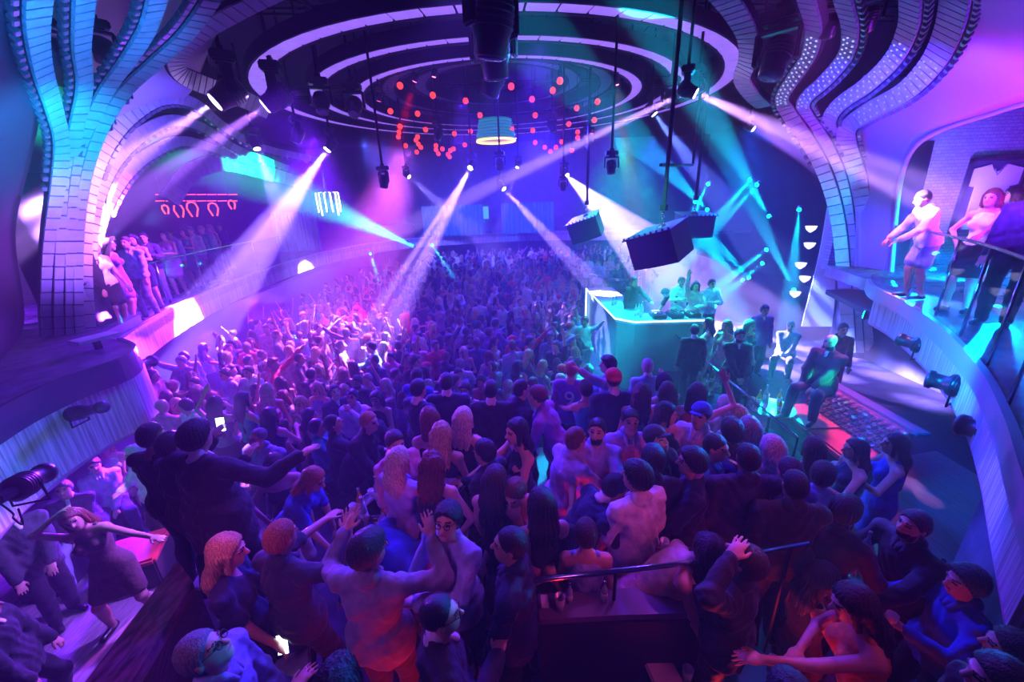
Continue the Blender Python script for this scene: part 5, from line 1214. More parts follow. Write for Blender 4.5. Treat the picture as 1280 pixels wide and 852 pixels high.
# women in the centre
who(540, 524, F, 20, 'auburn-haired woman with a bare red-lit shoulder behind the curly blonde', 'f', hair='bob', hc='auburn', top='strapless', tc='black', bottom='skirt', arms=A2('relaxed', 'down'))
who(553, 541, F, -10, 'woman with curly shoulder-length blonde hair seen from behind', 'f', hair='wavy', hc='blonde', top='tank', tc='navy', bottom='skirt', arms=A2('relaxed', 'relaxed'))
who(576, 524, F, -18, 'woman with sleek long blonde hair in black dress', 'f', hair='long', hc='platinum', top='dress', tc='black', arms=A2('down', 'chest'))
who(497, 560, F, -140, 'woman in pale jacket peering past the white-haired woman', 'f', hair='short', hc='brown', top='shirt', tc='pink', arms=A2('reach', 'chest'))
who(508, 572, F, -30, 'woman with straight pale hair in striped white wrap', 'f', hair='verylong', hc='platinum', top='shirt', tc='lilac', bottom='skirt', bc='black', arms=A2('chest', 'reach'))
who(530, 580, F, -12, 'woman with wavy brown hair in black dress, hand on hip', 'f', hair='wavy', hc='auburn', top='dress', tc='black', arms=A2('relaxed', 'hip'))
who(645, 540, F, 120, 'dark-haired woman in black sleeveless top with one forearm out', 'f', hair='long', hc='black', top='vest', tc='black', bottom='skirt', arms=A2('chest', 'reach'), scale=1.02)
who(620, 602, F, -20, 'woman with waist-length dark hair in black tank top', 'f', hair='verylong', hc='brown', top='tank', tc='black', bottom='skirt', arms=A2('relaxed', 'relaxed'))
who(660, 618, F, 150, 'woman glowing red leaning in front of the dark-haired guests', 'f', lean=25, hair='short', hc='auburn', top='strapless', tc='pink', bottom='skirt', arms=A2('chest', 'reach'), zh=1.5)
who(682, 618, F, 10, 'woman with dark bob between the red-lit woman and the bending man', 'f', hair='long', hc='black', top='tank', tc='black', bottom='skirt', arms=A2('down', 'down'))
who(605, 565, F, 60, 'man in black seen in profile behind the long dark-haired woman', hair='short', hc='black', top='shirt', tc='black', arms=A2('down', 'chest'), skin='tan')
who(672, 496, F, 70, 'hunched man in cap and dusky shirt looking left at a white phone', lean=22, hair='cap', capc='brown', top='shirt', tc='purple', arms=A2('chest', 'reach'), head=(0, -25, 0), build=1.1)
jo, ji, jw = who(714, 462, .9, -15, 'blond man in purple sports shirt with a pale number on the back', hair='buzz', hc='ginger', top='tee', sleeve=.5, tc='purple', arms=A2('down', 'chest'), build=1.05)
who(736, 487, .85, 8, 'person with short black hair in teal top in front of the navy blazer', 'f', hair='short', hc='black', top='tank', tc='teal', bottom='skirt', bc='denim', arms=A2('reach', 'down'))
who(759, 456, .95, 70, 'man stretching an arm across behind the red cap', hair='thick', hc='black', top='shirt', tc='lightblue', arms=A2('outup', 'chest'), head=(10, 0, 0))
who(762, 474, F, 5, 'man in backwards red cap and navy blazer seen from behind', hair='cap', capc='red', top='jacket', tc='navy', arms=A2('down', 'down'), build=1.15, scale=1.02)
who(809, 458, .8, 5, 'man with cropped pale hair in light blue suit beyond the crowd', hair='buzz', hc='white', top='jacket', tc='lightblue', arms=A2('down', 'down'))
who(802, 492, F, -20, 'woman with thick long dark hair in front of the pale-haired man', 'f', hair='verylong', hc='brown', top='tank', tc='green', bottom='skirt', arms=A2('down', 'relaxed'))
who(829, 478, .85, 20, 'woman with dark hair and one hand raised by the green table', 'f', hair='long', hc='black', top='tank', tc='black', bottom='skirt', arms=A2('down', 'palms'))
who(840, 492, .9, -10, 'woman with loose brown hair behind the halter-neck woman', 'f', hair='long', hc='brown', top='dress', tc='navy', arms=A2('down', 'down'))
who(833, 518, F, -160, 'smiling woman with dark hair in black halter top', 'f', hair='long', hc='black', top='vest', tc='black', bottom='skirt', arms=A2('relaxed', 'chest'), head=(50, 0, 0))
who(865, 490, F, -30, 'woman in red dress with bent raised arm left of the flat cap', 'f', hair='bob', hc='black', top='dress', tc='red', arms=A2('chest', 'upbent'))
who(788, 527, F, 176, 'man in pale checked shirt looking down, facing front in the centre', hair='short', hc='black', top='shirt', tc='lilac', sleeve=.6, arms=A2('drink', 'relaxed'), head=(0, -12, 0), skin='tan', build=1.08)
who(746, 540, F, 168, 'bearded man in lilac shirt looking down at his hands', hair='short_beard', hc='black', top='shirt', tc='lilac', sleeve=.6, arms=A2('reach', 'reach'), head=(-10, -18, 0))
who(716, 558, F, -62, 'dark-haired man in white shirt leaning right with hands together', lean=20, hair='short', hc='auburn', top='shirt', tc='lilac', sleeve=.55, arms=A2('reach', 'reach'), head=(0, -25, 0))
who(875, 520, F, 130, 'man in blue flat cap and white shirt looking left', hair='flatcap', hc='black', capc='blue', top='shirt', tc='white', arms=A2('drink', 'chest'), skin='tan', head=(0, -12, 0))
who(826, 555, F, -150, 'man in dark baseball cap bowing his head', hair='flatcap', hc='black', capc='charcoal', top='shirt', tc='black', arms=A2('chest', 'chest'), head=(0, -30, 0))
who(852, 573, F, 72, 'young man with black quiff in dark jacket looking left', hair='thick', hc='black', top='jacket', tc='navy', colc='purple', arms=A2('chest', 'down'), skin='fair')
who(800, 590, F, 25, 'black-haired man in white shirt seen from behind in the centre right', hair='thick', hc='black', top='shirt', tc='white', sleeve=.55, arms=A2('relaxed', 'down'), build=1.08, head=(25, 0, 0), bc='khaki', scale=1.03)
who(822, 578, F, -10, 'dark-haired person in teal-edged top behind the man in white shirt', hair='thick', hc='black', top='shirt', tc='navy', arms=A2('down', 'down'))
who(752, 608, F, -80, 'man in dark blue blazer bowing low beside the man in white shirt', lean=38, hair='short', hc='black', top='jacket', tc='navy', arms=A2('reach', 'hang'), head=(0, -15, 0), zh=1.35)
who(931, 568, F, -5, 'broad bald man in dark navy shirt seen from behind at the right', hair='buzz', hc='black', top='shirt', tc='navy', arms=A2('down', 'chest'), build=1.25, skin='tan', scale=1.04)
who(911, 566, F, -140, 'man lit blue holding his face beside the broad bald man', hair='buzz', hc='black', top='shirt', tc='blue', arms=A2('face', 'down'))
who(906, 506, .6, 10, 'woman with straight rosy blonde hair by the green table', 'f', hair='long', hc='platinum', top='strapless', tc='white', bottom='skirt', arms=A2('down', 'down'))
who(922, 520, .75, -5, 'woman with crinkled blonde hair in front of the rosy blonde', 'f', hair='wavy', hc='blonde', top='dress', tc='pink', arms=A2('down', 'down'))
who(912, 543, F, 0, 'dark-haired head just behind the broad bald man', hair='thick', hc='black', top='shirt', tc='black', arms=A2('down', 'down'))
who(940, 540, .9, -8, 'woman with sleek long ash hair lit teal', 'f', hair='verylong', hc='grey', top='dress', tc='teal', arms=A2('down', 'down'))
who(963, 563, .9, 5, 'woman with short silver-pink bob and bare shoulders', 'f', hair='bob', hc='white', top='strapless', tc='black', bottom='skirt', arms=A2('down', 'down'))
who(1016, 560, .55, -10, 'woman with very long dark hair seen from behind, nearest the pink sofa', 'f', hair='verylong', hc='brown', top='tank', tc='green', bottom='skirt', arms=A2('relaxed', 'relaxed'))
who(1068, 562, .5, 75, 'woman with long black hair in profile before the pink sofa', 'f', hair='verylong', hc='black', top='tank', tc='navy', bottom='skirt', arms=A2('chest', 'relaxed'))
o, i, w_ = who(1118, 556, .5, 62, 'woman in vivid blue dress with dark hair at the right aisle', 'f', hair='verylong', hc='brown', top='dress', tc='blue', arms=A2('drink', 'drink'), scale=1.02)
held(i, w_, 0, 'glass', 'glass held by the woman in vivid blue dress')
who(985, 583, .9, 0, 'man with dark hair and blue collar behind the short silver bob', hair='short', hc='black', top='shirt', tc='blue', arms=A2('down', 'down'))
who(990, 600, F, -10, 'man in black shirt right of the broad bald man, seen from behind', hair='buzz', hc='black', top='shirt', tc='black', arms=A2('down', 'chest'), build=1.15)
who(1022, 596, .7, -45, 'man in blue-grey shirt bending towards the women at the right', lean=22, hair='thick', hc='black', top='shirt', tc='lightblue', sleeve=.6, arms=A2('reach', 'reach'), head=(0, -15, 0))
# before the front handrail
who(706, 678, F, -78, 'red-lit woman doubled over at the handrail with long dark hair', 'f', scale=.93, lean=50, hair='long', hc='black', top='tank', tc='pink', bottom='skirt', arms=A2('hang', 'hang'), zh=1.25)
who(735, 666, F, -5, 'woman with tied dark hair in grey strappy tank seen from behind', 'f', scale=.92, hair='short', hc='brown', top='tank', tc='silver', bottom='skirt', arms=A2('relaxed', 'down'))
who(882, 690, F, -105, 'woman in gold sequin dress bent forward with long dark hair', 'f', lean=42, hair='long', hc='black', top='dress', tc='gold', arms=A2('reach', 'reach'), head=(0, -10, 0), zh=1.4, rough=.35)
o, i, w_ = who(930, 700, F, 40, 'person clutching their hair beside the gold sequin dress', hair='short', hc='brown', top='shirt', tc='black', arms=A2('head', 'reach'), head=(0, -30, 0))
held(i, w_, 1, 'glass', 'glass held out beside the gold sequin dress')
# right hand group
o, i, w_ = who(1050, 638, .75, -70, 'man in glasses and dark suit pouring a bottle at the right', lean=10, hair='thick', hc='black', top='jacket', tc='charcoal', arms=A2('reach', 'drink'), head=(0, -15, 0), glasses=True, colc='black')
held(i, w_, 1, 'bottle', 'clear bottle in the hand of the suited man in glasses')
o, i, w_ = who(1140, 657, .55, 95, 'bearded man in black shirt leaning left to the suited man in glasses', lean=8, hair='short_beard', hc='black', top='shirt', tc='black', arms=A2('reach', 'drink'), head=(0, -18, 0), skin='tan', build=1.15, scale=1.03)
held(i, w_, 0, 'glass', 'glass held by the bearded man in black shirt')
who(1066, 756, .9, 72, 'laughing woman with long black hair and one bare arm stretched left', 'f', lean=12, hair='verylong', hc='black', top='tank', tc='orange', bottom='skirt', arms=A2('stretch', 'chest'), head=(0, 6, 0))
who(1024, 718, .5, -100, 'dark-haired woman whose face meets the laughing woman', 'f', hair='long', hc='black', top='dress', tc='black', arms=A2('down', 'chest'))
o, i, w_ = who(1205, 728, .5, 80, 'man in deep blue shirt holding a drink by the stone wall', hair='thick', hc='black', top='shirt', tc='blue', arms=A2('drink', 'reach'), head=(0, 0, 0), skin='fair')
held(i, w_, 0, 'glass', 'glass held by the man in deep blue shirt')
who(1262, 812, .6, 50, 'woman with brown hair in black at the bottom right corner', 'f', hair='bob', hc='brown', top='shirt', tc='black', arms=A2('down', 'down'))
who(1242, 848, .85, 70, 'dark-haired head at the bottom right edge with pale face', 'f', hair='long', hc='black', top='shirt', tc='black', arms=A2('down', 'down'))
who(985, 872, F, 0, 'dark-haired head at the bottom edge under the stretched arm', 'f', hair='bob', hc='black', top='tank', tc='black', bottom='skirt', arms=A2('down', 'down'))
who(425, 852, F, 0, 'curly dark-haired head at the bottom edge beside the grey square table', 'f', hair='wavy', hc='black', top='tank', tc='black', bottom='skirt', arms=A2('down', 'down'))
# left lounge
who(92, 650, .03, 200, 'woman in short brown dress stretching with one arm behind her head', 'f', hair='bob', hc='auburn', top='dress', tc='brown', arms=A2('out', 'head'), head=(20, 0, 10), skin='tan', side=8, legs='wide', scale=1.02)
who(80, 612, .03, 215, 'grey-haired man in suit seated in the left lounge', hair='short', hc='grey', top='jacket', tc='charcoal', bc='silver', legs='sit', arms=A2('lap', 'lap'), head=(0, -10, 0), zh=1.2)
who(118, 582, .03, 230, 'seated man in blue-grey clothes behind the grey-haired man', hair='short', hc='brown', top='shirt', tc='lilac', bc='navy', legs='sit', arms=A2('lap', 'knee'), zh=1.2)
who(130, 560, .0, 220, 'pale-dressed woman seated farthest back in the left lounge', 'f', hair='long', hc='blonde', top='dress', tc='white', legs='sit', arms=A2('lap', 'chest'), zh=1.2)
who(168, 568, .0, 150, 'man with violet-white lit hair standing behind the three men in black', hair='thick', hc='white', top='shirt', tc='white', arms=A2('down', 'chest'))
who(12, 640, .03, 250, 'man in dark jacket half hidden under the left fascia', hair='short', hc='black', top='jacket', tc='charcoal', arms=A2('lap', 'relaxed'))
who(-22, 760, .03, 300, 'figure in dark trousers cut by the left edge of the photo', hair='short', hc='black', top='jacket', tc='black', arms=A2('relaxed', 'relaxed'), legs='wide')
# side stage
o, i, w_ = who(925, 420, .5, 170, 'bearded man in black suit standing with folded hands on the side stage', hair='short_beard', hc='black', top='jacket', tc='black', arms=A2('lap', 'lap'), scale=1.05, skin='tan')
who(1038, 428, 1.05, 118, 'bald bearded man in dark suit perched on the back of the pink sofa', hair='bald_beard', top='jacket', tc='charcoal', bc='navy', legs='sit', arms=A2('lap', 'knee'), zh=1.2, scale=1.08)
who(1054, 412, .5, 165, 'man with dark hair in black standing against the right column', hair='short', hc='black', top='shirt', tc='black', arms=A2('down', 'down'))
who(988, 408, .5, 140, 'pale-haired man in light suit seated on the side stage bench', hair='short', hc='white', top='jacket', tc='lightblue', legs='sit', arms=A2('lap', 'lap'), zh=1.2)
who(956, 388, .5, 175, 'man in rose-lit suit standing at the back of the side stage', hair='short', hc='black', top='jacket', tc='purple', arms=A2('down', 'down'))
who(887, 405, .5, 60, 'woman with black hair in white dress left of the suited guard', 'f', hair='long', hc='black', top='dress', tc='white', arms=A2('chest', 'down'))
who(906, 408, .5, 120, 'woman with reddish hair between the booth and the suited guard', 'f', hair='bob', hc='auburn', top='dress', tc='pink', arms=A2('down', 'down'))
who(868, 413, .5, -10, 'man in dark jacket with his back turned below the booth counter', hair='short', hc='black', top='jacket', tc='black', arms=A2('down', 'down'))
who(938, 408, .5, 200, 'woman with dark hair tucked behind the suited guard', 'f', hair='long', hc='brown', top='dress', tc='black', arms=A2('down', 'down'))
who(832, 366, .92, 100, 'performer in dark clothes bending over the booth decks', lean=60, hair='short', hc='black', top='tee', sleeve=.5, tc='black', arms=A2('reach', 'hang'), zh=1.4, scale=1.05)
who(793, 352, .92, -160, 'man in dark shirt standing behind the booth decks', hair='short', hc='black', top='shirt', tc='black', arms=A2('reach', 'down'))
for k, (px, py, fc, sx, hr, tc, lab) in enumerate([(735, 322, 170, 'f', 'long', 'white', 'woman in white glowing at the left of the group behind the booth'), (748, 328, 160, 'm', 'short', 'lilac', 'man in lilac in the group behind the booth'), (762, 322, 190, 'f', 'long', 'pink', 'woman in pink in the group behind the booth'),
      (772, 332, 175, 'm', 'short', 'navy', 'man in navy at the right of the group behind the booth'), (852, 352, 180, 'm', 'short', 'white', 'man in white behind the counter right of the performer'), (870, 358, 170, 'f', 'long', 'pink', 'woman in pink with a raised arm right of the performer'), (890, 355, 185, 'm', 'short', 'lilac', 'man in lilac farther right of the performer')]):
    who(px, py, .92, fc, lab, sx, hair=hr, tc=tc, arms=A2('chest', 'up' if k in (5,) else 'drink'), h=.016)
# shuffle the standing guests apart so that nobody stands in anybody
start = {h[0].name: h[0].location.copy() for h in HERO}
for it in range(40):
    for a in range(len(HERO)):
        for b in range(a+1, len(HERO)):
            A_, B2 = HERO[a][0], HERO[b][0]; v = (B2.location-A_.location); v.z = 0; L = v.length
            if L < .33 and L > 1e-4:
                v = v/L*(.33-L)*.5
                for o_, sg in ((A_, -1), (B2, 1)):
                    n_ = o_.location+v*sg; dd = n_-start[o_.name]
                    if dd.length > .13: n_ = start[o_.name]+dd.normalized()*.13
                    o_.location = n_
for o_, its in HERO:
    for t_ in its: t_.location += o_.location-start[o_.name]
PEOPLE[:] = [(h[0].location.x, h[0].location.y, h[0].location.z) for h in HERO]
# left balcony
LBAL = [(108, 288, 7.7, 'f', -100, 'white', 'vest', 'long', 'brown', ('relaxed', 'relaxed'), 'woman in white crop top first behind the left balcony glass'), (127, 288, 8.3, 'f', -70, 'purple', 'dress', 'long', 'brown', ('down', 'outup'), 'woman with raised arm second behind the left balcony glass'),
 (152, 284, 8.8, 'm', 190, 'lightblue', 'shirt', 'short', 'brown', ('relaxed', 'relaxed'), 'man in pale shirt third behind the left balcony glass'), (166, 296, 9.6, 'f', 200, 'black', 'dress', 'long', 'black', ('drink', 'down'), 'dark-haired woman in black fourth behind the left balcony glass'),
 (178, 292, 10.2, 'm', 210, 'charcoal', 'shirt', 'short', 'black', ('drink', 'down'), 'man in charcoal beside the fourth woman on the left balcony'), (202, 283, 11.0, 'f', 190, 'pink', 'dress', 'long', 'black', ('chest', 'down'), 'woman in pink halfway along the left balcony'),
 (212, 288, 11.8, 'm', 170, 'lilac', 'shirt', 'short', 'black', ('down', 'down'), 'man in lilac halfway along the left balcony'), (228, 284, 12.3, 'f', 180, 'teal', 'dress', 'bob', 'brown', ('drink', 'down'), 'woman in teal dress past the middle of the left balcony'),
 (238, 286, 13.2, 'm', 190, 'white', 'shirt', 'short', 'brown', ('down', 'relaxed'), 'man in white past the middle of the left balcony'), (252, 286, 13.8, 'm', 175, 'teal', 'tee', 'short', 'blonde', ('down', 'drink'), 'man in teal tee far along the left balcony'),
 (262, 284, 14.8, 'f', 185, 'white', 'dress', 'long', 'blonde', ('down', 'down'), 'blonde woman in white far along the left balcony'), (276, 286, 15.8, 'm', 180, 'navy', 'shirt', 'short', 'black', ('down', 'down'), 'man in navy at the far end of the left balcony')]
for px, py, yy, sx, fc, tc, tp, hr, hcc, am, lab in LBAL:
    q = P(px, py, y=yy); o, info = make_person((q.x, q.y, 2.5), fc, lab, sex=sx, h=.013, top=tp, tc=tc, hair=hr, hc=hcc, arms=am, bottom='skirt' if sx == 'f' else 'trousers', bc='grey' if sx == 'm' else 'black')
    o.location.x -= .0
# right balcony
RB_ = [(1178, 245, 6.35, 'm', 75, 'white', 'shirt', 'short', 'black', ('rest', 'rest'), 'man in white shirt leaning on the glass of the right balcony', 18), (1240, 250, 5.55, 'f', 110, 'white', 'tank', 'long', 'auburn', ('reach', 'hip'), 'woman in white top at the right balcony glass', 0),
 (1262, 262, 6.4, 'f', 60, 'black', 'dress', 'long', 'black', ('down', 'chest'), 'woman in black behind the woman in white top', 0), (1303, 236, 4.9, 'm', 120, 'black', 'shirt', 'short', 'black', ('reach', 'down'), 'man in black at the far right edge of the balcony', 8)]
for px, py, yy, sx, fc, tc, tp, hr, hcc, am, lab, ln in RB_:
    q = P(px, py, y=yy); o, info = make_person((q.x, q.y, RZ), fc, lab, sex=sx, h=.010, top=tp, tc=tc, hair=hr, hc=hcc, arms=am, bottom='shorts' if sx == 'm' and ln == 18 else 'skirt' if sx == 'f' else 'trousers', bc='lightblue' if ln == 18 else 'black', lean=ln, scale=min(1.08, max(.95, (q.z-RZ+.0)/1.62)))

# ---------------------------------------------------------------- the crowd on the dance floor
CV = [dict(sex='m', arms=('down', 'drink'), top='shirt', hair='short'), dict(sex='m', arms=('relaxed', 'relaxed'), top='jacket', hair='short'), dict(sex='m', arms=('up', 'down'), top='tee', sleeve=.5, hair='short'), dict(sex='m', arms=('chest', 'chest'), top='shirt', hair='buzz'),
      dict(sex='f', arms=('down', 'drink'), top='dress', hair='long'), dict(sex='f', arms=('up', 'relaxed'), top='tank', bottom='skirt', hair='verylong'), dict(sex='f', arms=('chest', 'relaxed'), top='tank', bottom='trousers', hair='bob'), dict(sex='f', arms=('upbent', 'up'), top='dress', hair='long'),
      dict(sex='f', arms=('relaxed', 'chest'), top='strapless', bottom='skirt', hair='wavy'), dict(sex='m', arms=('outup', 'down'), top='shirt', hair='thick'), dict(sex='m', arms=('drink', 'relaxed'), top='tee', sleeve=.45, hair='cap'), dict(sex='f', arms=('relaxed', 'upbent'), top='dress', hair='bun')]
def cparts(cfg, h):
    f = figure(h=h, **cfg); keys = [k for k in ('body', 'top', 'bottom', 'shoes', 'hair', 'cap') if k in f]
    return {k: f[k] for k in keys}
VAR = []
PN = {'body': 'person', 'top': None, 'bottom': 'trousers', 'shoes': 'shoe_pair', 'hair': 'hair', 'cap': 'cap'}
for cfg in CV:
    pr = cparts(cfg, .016); ms = {}
    for k, (V_, Q_, i_) in pr.items():
        me = np_mesh('guest_'+k, V_, Q_)
        me.materials.append(skin_m('fair') if k == 'body' else M_dark); ms[k] = me
    # joined version for small figures
    Vs, Qs, Is, n0 = [], [], [], 0
    for slot, k in enumerate(('body', 'top', 'bottom', 'shoes', 'hair', 'cap')):
        if k in pr: V_, Q_, i_ = pr[k]; Vs.append(V_); Qs.append(Q_+n0); Is.append(np.full(len(Q_), slot)); n0 += len(V_)
    jm = np_mesh('guest_joined', np.concatenate(Vs), np.concatenate(Qs), np.concatenate(Is))
    for _ in range(6): jm.materials.append(M_dark)
    lo = cparts(cfg, .040); Vs, Qs, Is, n0 = [], [], [], 0
    for slot, k in enumerate(('body', 'top', 'bottom', 'shoes', 'hair', 'cap')):
        if k in lo and k != 'shoes': V_, Q_, i_ = lo[k]; Vs.append(V_); Qs.append(Q_+n0); Is.append(np.full(len(Q_), slot)); n0 += len(V_)
    VAR.append((cfg, ms, jm, (np.concatenate(Vs), np.concatenate(Qs), np.concatenate(Is))))
GN = {'shirt': 'shirt', 'jacket': 'jacket', 'tee': 'tee', 'dress': 'dress', 'tank': 'tank top', 'strapless': 'strapless top'}
def place_name(x, y):
    if x < -5.4: return 'below the left balcony'
    if y < 6.2: return 'just past the raised tier'
    if y > 17: return 'at the far back'
    if x < -3.0: return 'in the magenta glow, ' + ('near half' if y < 10 else 'far half')
    if x > 1.2 and y < 12: return 'beside the booth'
    if y < 8: return 'in the front centre rows'
    if y < 10.5: return 'in the middle centre rows'
    if y < 13.5: return 'under the drum lantern'
    return 'across the floor ' + ('at left' if x < -1 else 'by the booth')
def spots_for_crowd():
    pts = [(p[0], p[1]) for p in PEOPLE if p[2] < .95]; out = []
    import itertools
    rr = random.Random(11)
    FRp = FRONT
    def inside(poly, x, y):
        c = False; n = len(poly)
        for i in range(n):
            x1, y1 = poly[i]; x2, y2 = poly[(i+1) % n]
            if (y1 > y) != (y2 > y) and x < (x2-x1)*(y-y1)/(y2-y1)+x1: c = not c
        return c
    cell = {}
    def ok(x, y, r):
        for (a, b) in pts:
            if abs(a-x) < r and abs(b-y) < r and (a-x)**2+(b-y)**2 < r*r: return False
        return True
    for _ in range(26000):
        y = 4.4+(27-4.4)*rr.random()**1.0; x = -9+16*rr.random()
        if inside(FRp, x, y) or inside(MIDL, x, y) : continue
        xl = -(min(7.6, 3.6+(y-4.2)*1.15)) if y < 8 else (-7.6 if y < 20 else -7.6+(y-20)*.5)
        xr = 1.35+(y-5.5)*.05 if y < 9.0 else (1.9+(y-9)*.02 if y < 14.6 else min(6.5, 2.0+(y-14.6)*1.3))
        if x < xl or x > xr: continue
        if y < 5.9 and x > -2: continue
        if not ok(x, y, .43 if y < 11 else .52 if y < 16 else .6): continue
        pts.append((x, y)); out.append((x, y))
    return out
SPT = sorted(spots_for_crowd(), key=lambda p: p[1]**2+p[0]**2)
NI = 300-len([o for o in bpy.data.objects if o.name.startswith('person') and o.parent is None])
print('CROWD', len(SPT), 'individual', NI)
rr = random.Random(5); seen = {}
TC = ['black', 'black', 'navy', 'charcoal', 'white', 'grey', 'purple', 'red', 'lilac', 'teal', 'pink', 'black', 'cream', 'denim', 'silver']
HCm = ['black', 'black', 'brown', 'brown', 'auburn', 'blonde', 'grey']; HCf = ['black', 'brown', 'brown', 'blonde', 'auburn', 'platinum', 'black']
farV, farQ, farI, fn = [], [], [], 0
far_mats = [skin_m('fair'), cloth_m('black'), cloth_m('navy'), cloth_m('white'), cloth_m('purple'), cloth_m('grey'), cloth_m('charcoal'), SHOE, hair_m('black'), hair_m('brown'), hair_m('blonde'), cloth_m('red'), cloth_m('teal')]
for n, (x, y) in enumerate(SPT):
    vi = rr.choice([0, 0, 1, 2, 3, 3, 4, 4, 5, 6, 6, 7, 8, 8, 9, 10, 11]); cfg, ms, jm, lowp = VAR[vi]; sx = cfg['sex']
    fc = rr.choice([rr.uniform(-60, 60), rr.uniform(120, 240), rr.uniform(-180, 180), rr.uniform(-110, -50)]); s = rr.uniform(.95, 1.06) if sx == 'm' else rr.uniform(.92, 1.0)
    tc = rr.choice(TC); hcx = rr.choice(HCm if sx == 'm' else HCf); sk = rr.choice(['fair', 'fair', 'tan', 'brown'])
    if n < NI:
        d = math.hypot(x, y); arm = cfg['arms']; pose = ', both arms up,' if arm in (('upbent', 'up'),) else ', arm raised,' if 'up' in arm or 'outup' in arm or 'upbent' in arm else ', hand at chest,' if 'drink' in arm or 'chest' in arm else ''
        lab = '%s-haired %s in %s %s%s %s' % (hcx, 'man' if sx == 'm' else 'woman', tc, GN[cfg['top']], pose, place_name(x, y))
        if cfg['hair'] == 'cap': lab = lab.replace('%s-haired man' % hcx, 'man in %s cap' % 'red')
        tm = cloth_m(tc); bm_ = cloth_m(rr.choice(['black', 'charcoal', 'denim', 'navy']))
        mm = {'body': skin_m(sk), 'top': tm, 'bottom': bm_, 'shoes': SHOE, 'hair': hair_m(hcx), 'cap': cloth_m('red')}
        if d < 9.5:
            root = bpy.data.objects.new('person', ms['body']); C.objects.link(root)
            root.material_slots[0].link = 'OBJECT'; root.material_slots[0].material = mm['body']
            for k, me in ms.items():
                if k == 'body': continue
                nm = {'top': {'tank': 'tank_top', 'strapless': 'top'}.get(cfg['top'], cfg['top']), 'bottom': cfg.get('bottom', 'trousers'), 'shoes': 'shoe_pair', 'hair': 'hair', 'cap': 'cap'}[k]
                c = bpy.data.objects.new(nm, me); C.objects.link(c); c.parent = root; c.material_slots[0].link = 'OBJECT'; c.material_slots[0].material = mm[k]
        else:
            root = bpy.data.objects.new('person', jm); C.objects.link(root)
            for q, k in enumerate(('body', 'top', 'bottom', 'shoes', 'hair', 'cap')): root.material_slots[q].link = 'OBJECT'; root.material_slots[q].material = mm[k]
        zf = 0
        root.location = (x, y, zf); root.rotation_euler = (0, 0, math.radians(fc)); root.scale = (s, s, s)
        seen.setdefault(lab, []).append(root); tag(root, lab, 'person', 'crowd on the dance floor')
    else:
        V_, Q_, I_ = lowp; c, s_ = math.cos(math.radians(fc)), math.sin(math.radians(fc))
        R = np.array([[c, s_, 0], [-s_, c, 0], [0, 0, 1]]); lut = np.array([0, rr.choice([1, 1, 2, 3, 4, 5, 6, 3, 11, 12]), rr.choice([1, 6]), 7, rr.choice([8, 8, 9, 9, 10]), 11])
        farV.append(V_*s @ R+np.array([x, y, 0])); farQ.append(Q_+fn); farI.append(lut[I_]); fn += len(V_)
if farV:
    me = np_mesh('far_crowd', np.concatenate(farV), np.concatenate(farQ), np.concatenate(farI))
    o = mesh_obj('far_crowd', me, far_mats); tag(o, 'mass of small guests filling the back of the dance floor', 'crowd', kind='stuff')
for lab, l in seen.items():
    if len(l) > 1:
        l.sort(key=lambda o: px_of(o.location)[0])
        words_ = ['leftmost', 'second', 'third', 'fourth', 'fifth']
        if len(lab.split()) <= 14:
            for k, o in enumerate(l[:5]): o['label'] = lab+', '+(('left one' if k == 0 else 'right one') if len(l) == 2 else words_[k])
# pale number and stripe on the purple sports shirt
cu = bpy.data.curves.new('jersey_number', 'FONT'); cu.body = '9'; cu.size = .30; cu.extrude = .004; cu.align_x = 'CENTER'; cu.align_y = 'CENTER'; cu.materials.append(cloth_m('white'))
tmp = bpy.data.objects.new('number', cu); C.objects.link(tmp); bpy.context.view_layer.update()
nme = bpy.data.meshes.new_from_object(tmp.evaluated_get(bpy.context.evaluated_depsgraph_get())); bpy.data.objects.remove(tmp)
nb = bpy.data.objects.new('jersey_number', nme); C.objects.link(nb); nb.parent = jo; nb.location = (0, -.138, 1.27); nb.rotation_euler = (PI/2, 0, 0)
EXPO = 0.2
# ---------------------------------------------------------------- wash lights (unseen, added to light crowd, ribs and walls) and haze
w = bpy.data.worlds.new('world'); sc.world = w; w.use_nodes = True; nt = w.node_tree
bg = nt.nodes['Background']; bg.inputs[0].default_value = (0, 0, 0, 1); bg.inputs[1].default_value = 0
vs = nt.nodes.new('ShaderNodeVolumeScatter'); vs.inputs['Density'].default_value = .013; vs.inputs['Anisotropy'].default_value = .25; vs.inputs['Color'].default_value = (.9, .9, 1, 1)
nt.links.new(vs.outputs[0], nt.nodes['World Output'].inputs['Volume'])
def wash(loc, tgt, ang, e, col, soft=.3, blend=.7): return spot(loc, tgt, ang, e, col, blend=blend, soft=soft, name='added_wash')
W = 3.0
# left: violet/magenta flood under and over the balcony
wash((-6.2, 14.5, 6.8), (-5.2, 8.5, 0), 62, 5200*W, (.36, .05, 1.))
wash((-3.5, 16, 6.5), (-4.6, 9.2, 1), 30, 16000*W, (.9, .3, 1.))
wash((-8.2, 12.5, 2.0), (-4.0, 7.0, .6), 80, 1500*W, (.45, .12, 1.), soft=.15)
wash((-7.4, 9.3, 1.9), (-5.4, 5.4, .5), 85, 1100*W, (.40, .10, 1.), soft=.15)
wash((-6.0, 5.6, 1.55), (-4.6, 2.6, .2), 110, 420*W, (.36, .08, 1.), soft=.1)
# balcony people left
wash((-5.5, 10.0, 6.2), (-9.2, 9.0, 3.0), 50, 5000*W, (.42, .10, 1.))
wash((-6.8, 7.6, 5.0), (-8.4, 7.4, 3.2), 40, 260*W, (.9, .35, 1.))
